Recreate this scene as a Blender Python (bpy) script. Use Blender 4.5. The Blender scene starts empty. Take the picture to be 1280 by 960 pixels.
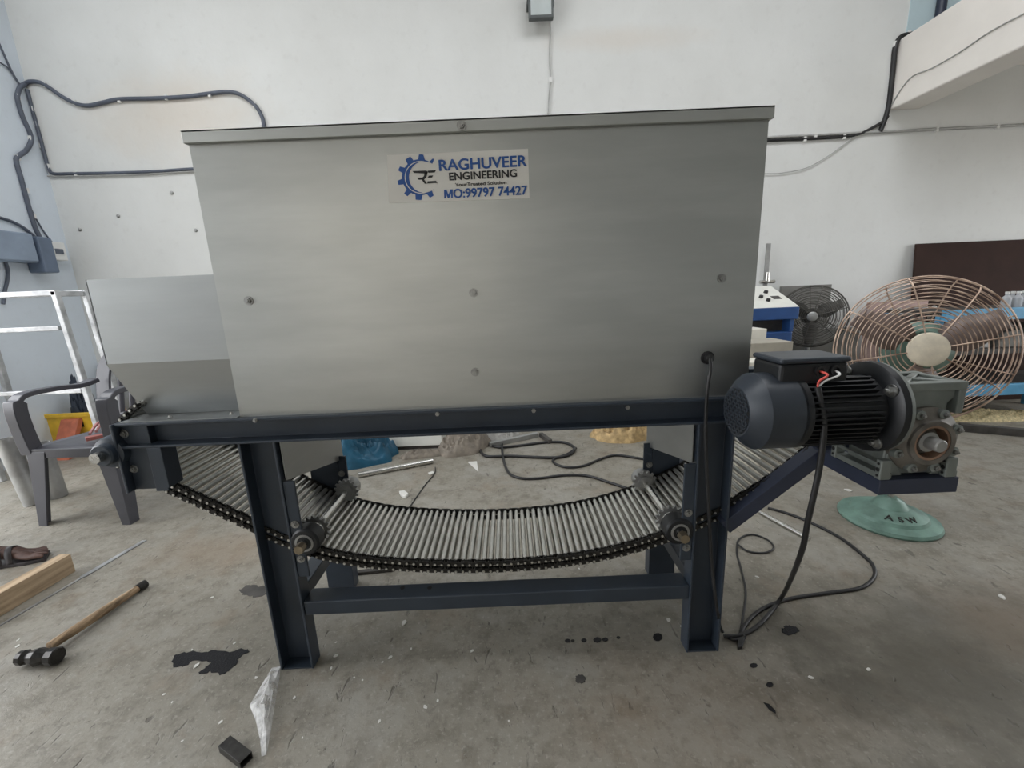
import bpy, bmesh, math, random
from mathutils import Vector, Matrix, noise
random.seed(7)
SC = bpy.context.scene
COL = SC.collection
V = Vector
PI = math.pi

# ------------------------------------------------------------------ camera
FPX = 525.0
PITCH, ROLL = math.radians(12.43), math.radians(2.45)
CAM = V((0, 0, 1.25))
_u0 = V((0, math.sin(PITCH), math.cos(PITCH)))
FWD = V((0, math.cos(PITCH), -math.sin(PITCH)))
RGT = math.cos(ROLL) * V((1, 0, 0)) - math.sin(ROLL) * _u0
UPV = math.sin(ROLL) * V((1, 0, 0)) + math.cos(ROLL) * _u0
cd = bpy.data.cameras.new('camera')
cd.sensor_width = 36.0
cd.lens = 36.0 * FPX / 1280.0
cd.clip_start = 0.02
cam = bpy.data.objects.new('camera', cd)
COL.objects.link(cam)
m3 = Matrix((RGT, UPV, -FWD)).transposed()
cam.matrix_world = Matrix.Translation(CAM) @ m3.to_4x4()
SC.camera = cam

# ------------------------------------------------------------------ view, world, daylight
SC.view_settings.view_transform = 'Standard'
SC.view_settings.look = 'None'
SC.view_settings.gamma = 1.0
SC.view_settings.use_curve_mapping = False
SC.view_settings.exposure = 1.12
W = bpy.data.worlds.new('sky')
SC.world = W
W.use_nodes = True
bg = W.node_tree.nodes['Background']
bg.inputs['Color'].default_value = (0.955, 0.975, 1.0, 1)
bg.inputs['Strength'].default_value = 2.6


def portal(name, loc, rot, sx, sy):
    d = bpy.data.lights.new(name, 'AREA')
    d.shape = 'RECTANGLE'
    d.size, d.size_y = sx, sy
    d.cycles.is_portal = True
    o = bpy.data.objects.new(name, d)
    COL.objects.link(o)
    o.location = loc
    o.rotation_euler = rot
    return o


XL, XR, YB, YF, ZC = -4.15, 6.2, 4.2, -5.0, 5.0      # the hall's inner faces
SKY = ((-3.8, -1.0), (.3, 3.4))                # roof light strips: x spans
SY0, SY1 = .9, 2.6
portal('daylight_side_door', (XL - .02, .9, 1.8), (0, -PI / 2, 0), 3.6, 3.8)
portal('daylight_front_door', (-2.2, YF - .02, 1.9), (PI / 2, 0, 0), 3.8, 3.8)
portal('daylight_added_opening', (XR + .02, 2.1, 1.6), (0, PI / 2, 0), 1.4, 3.0)  # portal of an opening added to brighten the right of the back wall
for _a, _b in SKY:
    portal('daylight_roof_light', ((_a + _b) / 2, (SY0 + SY1) / 2, ZC + .02), (0, 0, 0), _b - _a, SY1 - SY0)


# ------------------------------------------------------------------ helpers
def _ray(u, v):
    return (u - 640) / FPX * RGT - (v - 480) / FPX * UPV + FWD


def _pl(u, v, ax, c):
    d = _ray(u, v)
    return CAM + d * ((c - CAM[ax]) / d[ax])


def px_x(u, v, x): return _pl(u, v, 0, x)      # a point on the plane x = const
def px_y(u, v, y): return _pl(u, v, 1, y)      # ... y = const
def px_z(u, v, z=0.0): return _pl(u, v, 2, z)  # ... z = const (the floor)


ORI = {}


class MB:
    def __init__(s):
        s.v, s.f = [], []

    def add(s, vs, fs):
        b = len(s.v)
        s.v += [V(p) for p in vs]
        s.f += [tuple(b + i for i in q) for q in fs]
        return s

    def box(s, x0, x1, y0, y1, z0, z1):
        return s.add([(x, y, z) for x in (x0, x1) for y in (y0, y1) for z in (z0, z1)],
                     [(0, 1, 3, 2), (4, 6, 7, 5), (0, 4, 5, 1), (2, 3, 7, 6), (0, 2, 6, 4), (1, 5, 7, 3)])

    def bar(s, p0, p1, w, h, up=(0, 0, 1)):
        p0, p1 = V(p0), V(p1)
        d = (p1 - p0).normalized()
        sd = d.cross(V(up)).normalized()
        u = sd.cross(d).normalized()
        q = [sd * a * w / 2 + u * b * h / 2 for a, b in ((-1, -1), (1, -1), (1, 1), (-1, 1))]
        return s.prism([p0 + k for k in q], p1 - p0)

    def prism(s, poly, ext):
        poly = [V(p) for p in poly]
        ext = V(ext)
        n = len(poly)
        nr = V((0, 0, 0))
        for i in range(n):
            nr += poly[i].cross(poly[(i + 1) % n])
        if nr.dot(ext) > 0:
            poly = poly[::-1]
        fs = [tuple(range(n)), tuple(range(2 * n - 1, n - 1, -1))]
        fs += [(i, i + n, (i + 1) % n + n, (i + 1) % n) for i in range(n)]
        return s.add(poly + [p + ext for p in poly], fs)

    def lathe(s, prof, o, axis, n=24, cap=True):
        o, a = V(o), V(axis).normalized()
        t = V((0, 0, 1)) if abs(a.z) < .9 else V((1, 0, 0))
        e1 = a.cross(t).normalized()
        e2 = a.cross(e1).normalized()
        vs, fs = [], []
        for r, h in prof:
            for k in range(n):
                c = 2 * PI * k / n
                vs.append(o + a * h + (e1 * math.cos(c) + e2 * math.sin(c)) * r)
        for i in range(len(prof) - 1):
            for k in range(n):
                k2 = (k + 1) % n
                fs.append((i * n + k, i * n + k2, (i + 1) * n + k2, (i + 1) * n + k))
        if cap:
            fs.append(tuple(range(n - 1, -1, -1)))
            fs.append(tuple((len(prof) - 1) * n + k for k in range(n)))
        return s.add(vs, fs)

    def cyl(s, p0, p1, r0, r1=None, n=16):
        p0, p1 = V(p0), V(p1)
        return s.lathe([(r0, 0), (r0 if r1 is None else r1, (p1 - p0).length)], p0, p1 - p0, n)

    def ring(s, p0, p1, ro, ri, n=24):
        p0, p1 = V(p0), V(p1)
        h = (p1 - p0).length
        return s.lathe([(ri, 0), (ro, 0), (ro, h), (ri, h), (ri, 0)], p0, p1 - p0, n, False)

    def tube(s, pts, r, n=6, sub=5, closed=False):
        pts = [V(p) for p in pts]
        if sub > 1 and len(pts) > 2:
            pts = spline(pts, sub, closed)
        m = len(pts)
        vs, fs = [], []
        prev = None
        for i, p in enumerate(pts):
            if closed:
                d = pts[(i + 1) % m] - pts[i - 1]
            else:
                d = pts[min(i + 1, m - 1)] - pts[max(i - 1, 0)]
            d.normalize()
            if prev is None:
                t = V((0, 0, 1)) if abs(d.z) < .9 else V((1, 0, 0))
                e1 = d.cross(t).normalized()
            else:
                e1 = (prev - d * prev.dot(d)).normalized()
            prev = e1
            e2 = d.cross(e1)
            rr = r[i] if isinstance(r, (list, tuple)) and len(r) == m else (r if not isinstance(r, (list, tuple)) else r[0])
            for k in range(n):
                c = 2 * PI * k / n
                vs.append(p + (e1 * math.cos(c) + e2 * math.sin(c)) * rr)
        for i in range(m if closed else m - 1):
            j = (i + 1) % m
            for k in range(n):
                k2 = (k + 1) % n
                fs.append((i * n + k, i * n + k2, j * n + k2, j * n + k))
        if not closed:
            fs.append(tuple(range(n - 1, -1, -1)))
            fs.append(tuple((m - 1) * n + k for k in range(n)))
        return s.add(vs, fs)

    def torus(s, c, axis, R, r, n=40, m=5):
        a = V(axis).normalized()
        t = V((0, 0, 1)) if abs(a.z) < .9 else V((1, 0, 0))
        e1 = a.cross(t).normalized()
        e2 = a.cross(e1)
        return s.tube([V(c) + (e1 * math.cos(2 * PI * k / n) + e2 * math.sin(2 * PI * k / n)) * R for k in range(n)], r, m, 1, True)

    def mesh(s, name, mat, org=V((0, 0, 0)), smooth=0):
        me = bpy.data.meshes.new(name)
        me.from_pydata([p - org for p in s.v], [], s.f)
        bm = bmesh.new()
        bm.from_mesh(me)
        bmesh.ops.recalc_face_normals(bm, faces=bm.faces)
        bm.to_mesh(me)
        bm.free()
        if mat:
            me.materials.append(mat)
        if smooth:
            me.polygons.foreach_set('use_smooth', [True] * len(me.polygons))
            me.set_sharp_from_angle(angle=math.radians(smooth))
        return me

    def build(s, name, mat, parent=None, smooth=0, bevel=0, origin=None):
        org = ORI.get(parent.name, V((0, 0, 0))) if parent else (V(origin) if origin is not None else V((0, 0, 0)))
        o = bpy.data.objects.new(name, s.mesh(name, mat, org, smooth))
        COL.objects.link(o)
        if parent:
            o.parent = parent
        else:
            o.location = org
        ORI[o.name] = org
        if bevel:
            b = o.modifiers.new('bevel', 'BEVEL')
            b.width = bevel
            b.segments = 2
            b.limit_method = 'ANGLE'
            b.angle_limit = math.radians(40)
        return o


def spline(p, sub, closed=False):
    n = len(p)
    out = []
    for i in range(n if closed else n - 1):
        if closed:
            a, b, c, d = p[i - 1], p[i], p[(i + 1) % n], p[(i + 2) % n]
        else:
            a, b, c, d = p[max(i - 1, 0)], p[i], p[i + 1], p[min(i + 2, n - 1)]
        for k in range(sub):
            t = k / sub
            out.append(.5 * ((2 * b) + (c - a) * t + (2 * a - 5 * b + 4 * c - d) * t * t + (3 * b - a - 3 * c + d) * t ** 3))
    if not closed:
        out.append(p[-1].copy())
    return out


def tag(o, label, cat, group=None, kind=None):
    o['label'] = label
    o['category'] = cat
    if group:
        o['group'] = group
    if kind:
        o['kind'] = kind
    return o


def thing(name, label, cat, loc=(0, 0, 0), group=None):
    o = bpy.data.objects.new(name, None)
    o.empty_display_size = .05
    COL.objects.link(o)
    o.location = loc
    ORI[o.name] = V(loc)
    return tag(o, label, cat, group)


def part_empty(name, parent):
    o = bpy.data.objects.new(name, None)
    COL.objects.link(o)
    o.parent = parent
    ORI[o.name] = ORI[parent.name]
    return o


def inst(name, me, parent, loc, rot=None):
    """a piece that shares mesh data; loc in world terms"""
    o = bpy.data.objects.new(name, me)
    COL.objects.link(o)
    o.parent = parent
    o.location = V(loc) - (ORI[parent.name] if parent else V((0, 0, 0)))
    if rot:
        o.rotation_euler = rot
    return o


def struct(o, label=None):
    o['kind'] = 'structure'
    if label:
        o['label'] = label
    return o


# ------------------------------------------------------------------ materials
class NT:
    def __init__(s, name):
        s.m = bpy.data.materials.new(name)
        s.m.use_nodes = True
        s.t = s.m.node_tree
        s.b = s.t.nodes['Principled BSDF']

    def n(s, typ, **kw):
        o = s.t.nodes.new(typ)
        for k, v in kw.items():
            setattr(o, k, v)
        return o

    def l(s, a, b): s.t.links.new(a, b)

    def coord(s, scale=(1, 1, 1), rot=(0, 0, 0), world=False):
        if world:
            src = s.n('ShaderNodeNewGeometry').outputs['Position']
        else:
            src = s.n('ShaderNodeTexCoord').outputs['Object']
        mp = s.n('ShaderNodeMapping')
        mp.inputs['Scale'].default_value = scale
        mp.inputs['Rotation'].default_value = rot
        s.l(src, mp.inputs['Vector'])
        return mp.outputs[0]

    def noise(s, vec, scale, detail=4, rough=.55):
        o = s.n('ShaderNodeTexNoise')
        o.inputs['Scale'].default_value = scale
        o.inputs['Detail'].default_value = detail
        o.inputs['Roughness'].default_value = rough
        s.l(vec, o.inputs['Vector'])
        return o.outputs['Fac']

    def ramp(s, fac, a, b, ca=(0, 0, 0, 1), cb=(1, 1, 1, 1)):
        r = s.n('ShaderNodeValToRGB')
        r.color_ramp.elements[0].position = a
        r.color_ramp.elements[1].position = b
        r.color_ramp.elements[0].color = ca
        r.color_ramp.elements[1].color = cb
        s.l(fac, r.inputs[0])
        return r.outputs[0]

    def mix(s, fac, a, b, mode='MIX'):
        m = s.n('ShaderNodeMix', data_type='RGBA', blend_type=mode)
        for sock, val in ((m.inputs[0], fac), (m.inputs[6], a), (m.inputs[7], b)):
            if hasattr(val, 'links'):
                s.l(val, sock)
            elif isinstance(val, (int, float)):
                sock.default_value = val
            else:
                sock.default_value = (*val[:3], 1)
        return m.outputs[2]

    def math(s, op, a, b=0.0):
        m = s.n('ShaderNodeMath', operation=op)
        for sock, val in ((m.inputs[0], a), (m.inputs[1], b)):
            if hasattr(val, 'links'):
                s.l(val, sock)
            else:
                sock.default_value = val
        return m.outputs[0]

    def blob(s, c, rx, ry, wob=.5, edge=(.6, 1.1), ax=(0, 1)):
        """soft irregular patch round a world point"""
        pos = s.n('ShaderNodeNewGeometry').outputs['Position']
        sep = s.n('ShaderNodeSeparateXYZ')
        s.l(pos, sep.inputs[0])
        dx = s.math('DIVIDE', s.math('SUBTRACT', sep.outputs[ax[0]], c[0]), rx)
        dy = s.math('DIVIDE', s.math('SUBTRACT', sep.outputs[ax[1]], c[1]), ry)
        d = s.math('SQRT', s.math('ADD', s.math('MULTIPLY', dx, dx), s.math('MULTIPLY', dy, dy)))
        nz = s.math('MULTIPLY', s.math('SUBTRACT', s.noise(pos, 3.0 / max(rx, ry), 5, .6), .5), wob * 2)
        return s.ramp(s.math('ADD', d, nz), edge[0], edge[1], (1, 1, 1, 1), (0, 0, 0, 1))


def mat(name, col, rough=.5, metal=0.0, var=.12, scale=9.0, bump=0.0, stretch=(1, 1, 1), col2=None, spec=.5, bscale=None):
    k = NT(name)
    c = k.coord(stretch)
    nz = k.noise(c, scale, 5)
    a = tuple(x * (1 - var) for x in col)
    b = tuple(min(1, x * (1 + var)) for x in (col2 or col))
    k.l(k.mix(k.ramp(nz, .32, .68), a, b), k.b.inputs['Base Color'])
    r = k.math('ADD', k.math('MULTIPLY', nz, .18), max(.02, rough - .09))
    k.l(r, k.b.inputs['Roughness'])
    k.b.inputs['Metallic'].default_value = metal
    k.b.inputs['Specular IOR Level'].default_value = spec
    if bump:
        bn = k.n('ShaderNodeBump')
        bn.inputs['Strength'].default_value = bump
        bn.inputs['Distance'].default_value = .01
        k.l(k.noise(c, bscale or scale * 4, 4), bn.inputs['Height'])
        k.l(bn.outputs[0], k.b.inputs['Normal'])
    return k.m


M = {}
M['navy'] = mat('navy_paint', (.032, .043, .060), .38, 0, .15, 6, .04)
M['navy_blue'] = mat('blue_navy_paint', (.029, .036, .062), .40, 0, .15, 6, .04)
M['black_motor'] = mat('black_motor_paint', (.009, .010, .012), .42, 0, .15, 12, .03)
M['cover'] = mat('fan_cover_paint', (.030, .037, .048), .40, 0, .12, 10)
M['black'] = mat('black_rubber', (.012, .012, .013), .5, 0, .2, 20)
M['chain'] = mat('oily_chain_steel', (.045, .043, .04), .42, .7, .3, 40)
M['rod'] = mat('dull_steel_rod', (.60, .59, .55), .36, .9, .12, 14, .02)
M['shaft'] = mat('bright_steel', (.62, .61, .58), .26, 1, .1, 20)
M['bolt'] = mat('zinc_bolt', (.36, .36, .35), .38, 1, .2, 60)
M['brass'] = mat('greasy_brass', (.30, .25, .18), .38, .9, .25, 30)
M['alu'] = mat('cast_aluminium', (.22, .24, .225), .48, .45, .15, 14, .06)
M['alu_dark'] = mat('dirty_cast_aluminium', (.19, .175, .155), .5, .5, .3, 24, .06)
M['rust'] = mat('rusty_wire', (.42, .27, .19), .55, .45, .35, 18, .0, (1, 1, 1), (.60, .47, .38))
M['copper'] = mat('rusty_copper', (.36, .23, .16), .45, .6, .3, 12, .05)
M['cream'] = mat('worn_cream_disc', (.80, .72, .58), .5, .1, .12, 22, .05)
M['fan_green'] = mat('green_hammer_paint', (.16, .27, .225), .45, .1, .3, 10, .08)
M['fan_black'] = mat('dusty_black_wire', (.11, .105, .095), .6, .3, .3, 16)
M['blade'] = mat('grey_fan_blade', (.27, .21, .19), .5, .2, .3, 7)
M['wire_black'] = mat('black_cable', (.014, .014, .015), .45, 0, .2, 20)
M['wire_blue'] = mat('blue_grey_cable', (.10, .115, .15), .5, 0, .2, 12)
M['wire_grey'] = mat('pale_grey_wire', (.42, .42, .41), .5, 0, .15, 12)
M['red'] = mat('red_insulation', (.62, .09, .07), .4, 0, .1)
M['white_plastic'] = mat('white_plastic', (.78, .78, .76), .4, 0, .05)
M['chair'] = mat('grey_violet_plastic', (.066, .066, .078), .33, 0, .10, 7, .02)
M['galv'] = mat('bright_bare_tube', (.44, .45, .46), .42, .6, .4, 9, .03)
M['pipe'] = mat('dull_grey_steel_pipe', (.36, .36, .35), .45, .6, .25, 6, .04)
M['wood'] = mat('plank_wood', (.36, .255, .155), .65, 0, .25, 3, .12, (14, 1.2, 14), (.43, .32, .21), bscale=9)
M['handle'] = mat('worn_handle_wood', (.19, .115, .055), .5, 0, .4, 4, .1, (16, 2, 16), (.36, .25, .15), bscale=9)
M['hammer'] = mat('dark_forged_steel', (.05, .048, .046), .32, .8, .4, 26, .05)
M['skin'] = mat('dark_brown_skin', (.085, .045, .036), .5, 0, .2, 30, .04, (1, 1, 1), (.11, .062, .05))
M['sandal'] = mat('dark_strap_leather', (.03, .026, .028), .6, 0, .2, 30)
M['trouser'] = mat('dark_trouser_cloth', (.03, .03, .035), .8, 0, .2, 30)
M['oil'] = mat('wet_oil', (.010, .010, .012), .40, 0, .2, 40, .2, spec=.25)
M['blue_cloth'] = mat('blue_tarpaulin', (.006, .072, .13), .5, 0, .3, 10, .2)
M['brown_cloth'] = mat('dusty_brown_cloth', (.22, .19, .155), .85, 0, .3, 16, .3)
M['tan_cloth'] = mat('tan_sack', (.44, .31, .15), .75, 0, .35, 22, .3)
M['grey_cloth'] = mat('grey_rag', (.34, .33, .31), .85, 0, .3, 18, .3)
M['white_board'] = mat('white_board', (.82, .82, .76), .6, 0, .04)
M['paper'] = mat('white_paper', (.62, .61, .57), .7, 0, .06)
M['yellow'] = mat('yellow_plastic', (.78, .50, .04), .45, 0, .12, 14)
M['orange_red'] = mat('orange_red_carton', (.45, .13, .07), .6, 0, .2, 18)
M['dark_cloth'] = mat('dark_blue_bag', (.03, .04, .06), .7, 0, .3, 14, .2)
M['pink'] = mat('dusty_pink_rope', (.42, .20, .19), .7, 0, .2, 24)
M['brown_red'] = mat('red_brown_strip', (.36, .12, .10), .6, 0, .2, 24)
M['mach_blue'] = mat('blue_machine_paint', (.02, .07, .22), .4, 0, .15, 9)
M['mach_white'] = mat('white_machine_panel', (.80, .80, .74), .45, 0, .05)
M['carton'] = mat('pale_carton', (.40, .37, .31), .8, 0, .1, 8)
M['foam'] = mat('cream_block', (.78, .75, .66), .7, 0, .06)
M['brown_board'] = mat('dark_brown_board', (.045, .027, .023), .85, 0, .15, 5, spec=.15)
M['pink_board'] = mat('pinkish_board', (.46, .32, .29), .6, 0, .2, 8)
M['rack_blue'] = mat('light_blue_paint', (.10, .34, .56), .45, 0, .15, 9, .03)
M['dark_steel'] = mat('dark_scrap_steel', (.07, .065, .06), .6, .3, .4, 10)
M['granule'] = mat('yellow_granules', (.62, .52, .30), .8, 0, .35, 60, .4)
M['grey_sheet'] = mat('grey_sheet_metal', (.40, .41, .41), .45, .4, .1, 4)
M['grey_panel'] = mat('grey_old_panel', (.20, .195, .18), .75, 0, .2, 5, .05)
M['box_blue'] = mat('blue_grey_enclosure', (.26, .32, .41), .5, 0, .12, 5)
M['box_blue2'] = mat('dark_blue_grey_enclosure', (.13, .17, .24), .5, 0, .12, 5)
M['slab'] = mat('white_mezzanine_paint', (.80, .76, .71), .8, 0, .05, 2, .08)
M['pale_blue'] = mat('pale_blue_paint', (.50, .62, .66), .8, 0, .05, 3)
M['frame_dark'] = mat('dark_lamp_frame', (.10, .11, .11), .5, .2, .1)
M['decal_blue'] = mat('print_blue', (.02, .09, .32), .45, 0, .05)
M['decal_black'] = mat('print_black', (.015, .015, .015), .45, 0, .05)
M['decal_base'] = mat('label_film', (.74, .72, .67), .42, 0, .04)


def metal_sheet(name, base, rough, smear):
    k = NT(name)
    c = k.coord((1, 1, 1), world=True)
    cs = k.coord((1.2, 1.2, 60), world=True)
    n1 = k.noise(c, 2.2, 5)
    n2 = k.noise(cs, 2.0, 3)
    n3 = k.noise(k.coord((1.0, 1, 5), (0, .12, 0), world=True), 2.6, 4)
    col = k.mix(k.ramp(n3, .35, .75), tuple(x * (1 - smear) for x in base), base)
    col = k.mix(k.math('MULTIPLY', n2, .25), col, tuple(x * .8 for x in base))
    k.l(col, k.b.inputs['Base Color'])
    k.b.inputs['Metallic'].default_value = .92
    r = k.math('ADD', k.math('MULTIPLY', n1, .16), rough - .08)
    r = k.math('ADD', r, k.math('MULTIPLY', n2, .06))
    k.l(r, k.b.inputs['Roughness'])
    k.b.inputs['Anisotropic'].default_value = .4
    bn = k.n('ShaderNodeBump')
    bn.inputs['Strength'].default_value = .12
    bn.inputs['Distance'].default_value = .02
    k.l(k.noise(c, 1.6, 2), bn.inputs['Height'])
    k.l(bn.outputs[0], k.b.inputs['Normal'])
    return k.m


M['steel'] = metal_sheet('brushed_stainless', (.52, .53, .51), .31, .16)
M['steel_lid'] = metal_sheet('brushed_stainless_trim', (.52, .53, .51), .42, .08)
M['steel_chute'] = metal_sheet('stainless_chute', (.43, .445, .445), .38, .12)


def wall_mat(name='limewashed_plaster', tint=(1, 1, 1)):
    k = NT(name)
    c = k.coord(world=True)
    n1 = k.noise(c, .9, 6, .6)
    n2 = k.noise(c, 14, 5)
    col = k.mix(k.ramp(n1, .3, .7), (.695, .70, .68), (.785, .795, .78))
    col = k.mix(k.math('MULTIPLY', k.ramp(n2, .58, .75), .22), col, (.60, .59, .57))
    w = k.blob((-2.9, 2.9), 1.0, .45, .5, (.2, 1.2), (0, 2))
    col = k.mix(k.math('MULTIPLY', w, .38), col, (.72, .60, .47))
    w = k.blob((1.1, 3.35), .9, .12, .4, (.2, 1.2), (0, 2))
    col = k.mix(k.math('MULTIPLY', w, .3), col, (.66, .56, .46))
    w = k.blob((2.8, .55), 1.6, .35, .5, (.4, 1.2), (0, 2))
    col = k.mix(k.math('MULTIPLY', w, .5), col, (.48, .46, .43))
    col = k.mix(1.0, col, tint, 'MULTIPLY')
    k.l(col, k.b.inputs['Base Color'])
    k.b.inputs['Roughness'].default_value = .85
    bn = k.n('ShaderNodeBump')
    bn.inputs['Strength'].default_value = .25
    bn.inputs['Distance'].default_value = .02
    k.l(k.noise(c, 5, 6), bn.inputs['Height'])
    k.l(bn.outputs[0], k.b.inputs['Normal'])
    return k.m


def floor_mat():
    k = NT('worn_concrete')
    c = k.coord(world=True)
    n1 = k.noise(c, 1.1, 6, .6)
    n2 = k.noise(c, 9, 8, .68)
    n3 = k.noise(c, 70, 4, .6)
    n5 = k.noise(c, 26, 6, .7)
    col = k.mix(k.ramp(n1, .3, .7), (.215, .198, .160), (.29, .27, .228))
    col = k.mix(k.math('MULTIPLY', k.ramp(n2, .47, .62), .58), col, (.135, .118, .090))
    col = k.mix(k.math('MULTIPLY', k.ramp(n5, .53, .64), .50), col, (.115, .100, .080))
    col = k.mix(k.math('MULTIPLY', k.ramp(n3, .57, .68), .45), col, (.40, .38, .33))
    n4 = k.noise(c, 2.4, 7, .65)
    col = k.mix(k.math('MULTIPLY', k.ramp(n4, .50, .66), .45), col, (.32, .31, .28))
    n6 = k.noise(k.coord((1, 1, 1), (0, 0, .7), world=True), 3.7, 7, .7)
    col = k.mix(k.math('MULTIPLY', k.ramp(n6, .54, .68), .45), col, (.205, .155, .105))
    # trowel gouges and pits
    gs = []
    for sc, rot, lo in (((30, 11, 1), .15, .66), ((62, 30, 1), -.5, .685), ((46, 24, 1), .9, .69)):
        g = k.n('ShaderNodeTexNoise')
        g.inputs['Scale'].default_value = 1.0
        g.inputs['Detail'].default_value = 4
        g.inputs['Distortion'].default_value = .6
        k.l(k.coord(sc, (0, 0, rot), world=True), g.inputs['Vector'])
        gs.append(k.ramp(g.outputs['Fac'], lo, lo + .06))
    gg = k.math('MULTIPLY', k.math('MAXIMUM', gs[0], k.math('MAXIMUM', gs[1], gs[2])), .62)
    col = k.mix(gg, col, (.075, .066, .055))
    # oily darkened traffic patches
    for cx, cy, rx, ry, s in ((1.02, 1.25, .20, .22, .65), (1.03, 1.05, .22, .14, .6), (1.35, 1.10, .36, .34, .75), (1.15, .75, .5, .2, .5), (1.75, 1.25, .5, .30, .6), (.3, 1.3, .5, .16, .25), (2.1, .9, .6, .4, .5), (1.55, 1.15, .9, .55, .35)):
        col = k.mix(k.math('MULTIPLY', k.blob((cx, cy), rx, ry, .6, (.3, 1.2)), s), col, (.065, .057, .040))
    for cx, cy, rx, ry, s in ((-1.55, 1.95, .5, .22, .35), (2.0, 1.25, .6, .3, .3), (.5, 1.0, .6, .3, .2)):
        col = k.mix(k.math('MULTIPLY', k.blob((cx, cy), rx, ry, .6, (.3, 1.2)), s), col, (.235, .165, .105))
    k.l(col, k.b.inputs['Base Color'])
    r = k.math('ADD', k.math('MULTIPLY', n2, .3), .40)
    k.l(r, k.b.inputs['Roughness'])
    bn = k.n('ShaderNodeBump')
    bn.inputs['Strength'].default_value = .55
    bn.inputs['Distance'].default_value = .012
    h = k.math('SUBTRACT', k.math('ADD', k.math('MULTIPLY', n2, .6), k.math('MULTIPLY', n5, .2)), k.math('MULTIPLY', gg, .8))
    k.l(h, bn.inputs['Height'])
    k.l(bn.outputs[0], k.b.inputs['Normal'])
    return k.m


def film_mat():
    k = NT('clear_film')
    k.b.inputs['Base Color'].default_value = (.86, .86, .86, 1)
    k.b.inputs['Roughness'].default_value = .2
    tr = k.n('ShaderNodeBsdfTransparent')
    mx = k.n('ShaderNodeMixShader')
    nz = k.ramp(k.noise(k.coord(world=True), 30, 4), .35, .7)
    k.l(k.math('ADD', k.math('MULTIPLY', nz, .45), .25), mx.inputs[0])
    k.l(tr.outputs[0], mx.inputs[1])
    k.l(k.b.outputs[0], mx.inputs[2])
    k.l(mx.outputs[0], k.t.nodes['Material Output'].inputs[0])
    return k.m


M['wall'] = wall_mat()
M['wall_haze'] = wall_mat('limewash_blue_haze', (.90, .97, 1.08))  # bluish flare and haze over the left wall, put into its colour
M['floor'] = floor_mat()
M['film'] = film_mat()
M['ceiling'] = mat('grey_roof_sheet', (.50, .51, .52), .7, 0, .06, 2)
M['ground'] = mat('outside_ground', (.30, .28, .25), .9, 0, .2, .6)
M['glass'] = mat('lamp_glass', (.55, .60, .60), .12, 0, .06)
M['bottle'] = mat('clear_plastic_bottle', (.52, .54, .57), .2, .1, .15)

# ------------------------------------------------------------------ the setting
struct(MB().box(XL - .25, XR + .25, YF - .25, YB + .25, -.12, 0).build('floor', M['floor']), 'worn grey concrete workshop floor')
struct(MB().box(XL - .25, XR + .25, YB, YB + .25, 0, ZC).build('wall_back', M['wall']), 'white limewashed back wall')
w = MB()
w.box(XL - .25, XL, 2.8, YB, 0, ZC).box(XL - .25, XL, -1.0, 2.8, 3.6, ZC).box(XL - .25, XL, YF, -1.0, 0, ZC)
struct(w.build('wall_left', M['wall_haze']), 'white side wall with a wide doorway')
w = MB().box(XR, XR + .25, YF, .6, 0, ZC).box(XR, XR + .25, 3.6, YB, 0, ZC).box(XR, XR + .25, .6, 3.6, 0, .9).box(XR, XR + .25, .6, 3.6, 2.3, ZC)  # unseen opening, cut in to bring light under the mezzanine
struct(w.build('wall_right', M['wall']), 'white wall on the far right with an opening added for light')
w = MB()
w.box(XL - .25, -4.1, YF - .25, YF, 0, ZC).box(-4.1, -.3, YF - .25, YF, 3.8, ZC).box(-.3, XR + .25, YF - .25, YF, 0, ZC)
struct(w.build('wall_front', M['wall']), 'white wall behind the camera with a shutter doorway')
w = MB().box(XL - .25, XR + .25, YF - .25, SY0, ZC, ZC + .1).box(XL - .25, XR + .25, SY1, YB + .25, ZC, ZC + .1)
_e = [XL - .25] + [q for ab in SKY for q in ab] + [XR + .25]
for i in range(0, len(_e), 2):
    w.box(_e[i], _e[i + 1], SY0, SY1, ZC, ZC + .1)
struct(w.build('ceiling', M['ceiling']), 'grey sheet roof with open roof lights')
struct(MB().box(-40, 40, -40, 40, -.2, -.13).build('ground', M['ground']), 'bare ground outside')
struct(MB().box(-14, 9, -11.4, -11, -.13, 7).build('sky_block_wall', M['ground']), 'plain unseen wall added across the yard to block sky')  # added to hide the sky and dim the steel panel's reflection
# mezzanine: edge beam running out from the back wall, slab behind it
w = MB().box(3.5, 3.77, -1.0, YB, 2.70, 3.25)
struct(w.build('trim_1', M['slab'], None, 0, .012), 'white edge beam of the mezzanine')
struct(MB().box(3.77, XR, -1.0, YB, 3.02, 3.22).build('mezzanine_slab', M['slab']), 'mezzanine floor slab')
struct(MB().box(3.56, 5.2, YB - .012, YB, 3.25, ZC).build('trim_2', M['pale_blue']), 'pale blue painted wall above the mezzanine')

# ------------------------------------------------------------------ THE MACHINE
mach = thing('conveyor_machine', 'large stainless steel hopper conveyor machine on a navy blue channel frame', 'machine', (-.08, 1.45, 0))


def channel_z(x0, x1, yb, yo, z0, z1, t=.008):
    """upright C channel: web at yb, flanges out to yo"""
    s = 1 if yo > yb else -1
    poly = [(x0, yb), (x1, yb), (x1, yo), (x1 - t, yo), (x1 - t, yb + s * t), (x0 + t, yb + s * t), (x0 + t, yo), (x0, yo)]
    return MB().prism([(a, b, z0) for a, b in poly], (0, 0, z1 - z0))


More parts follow.
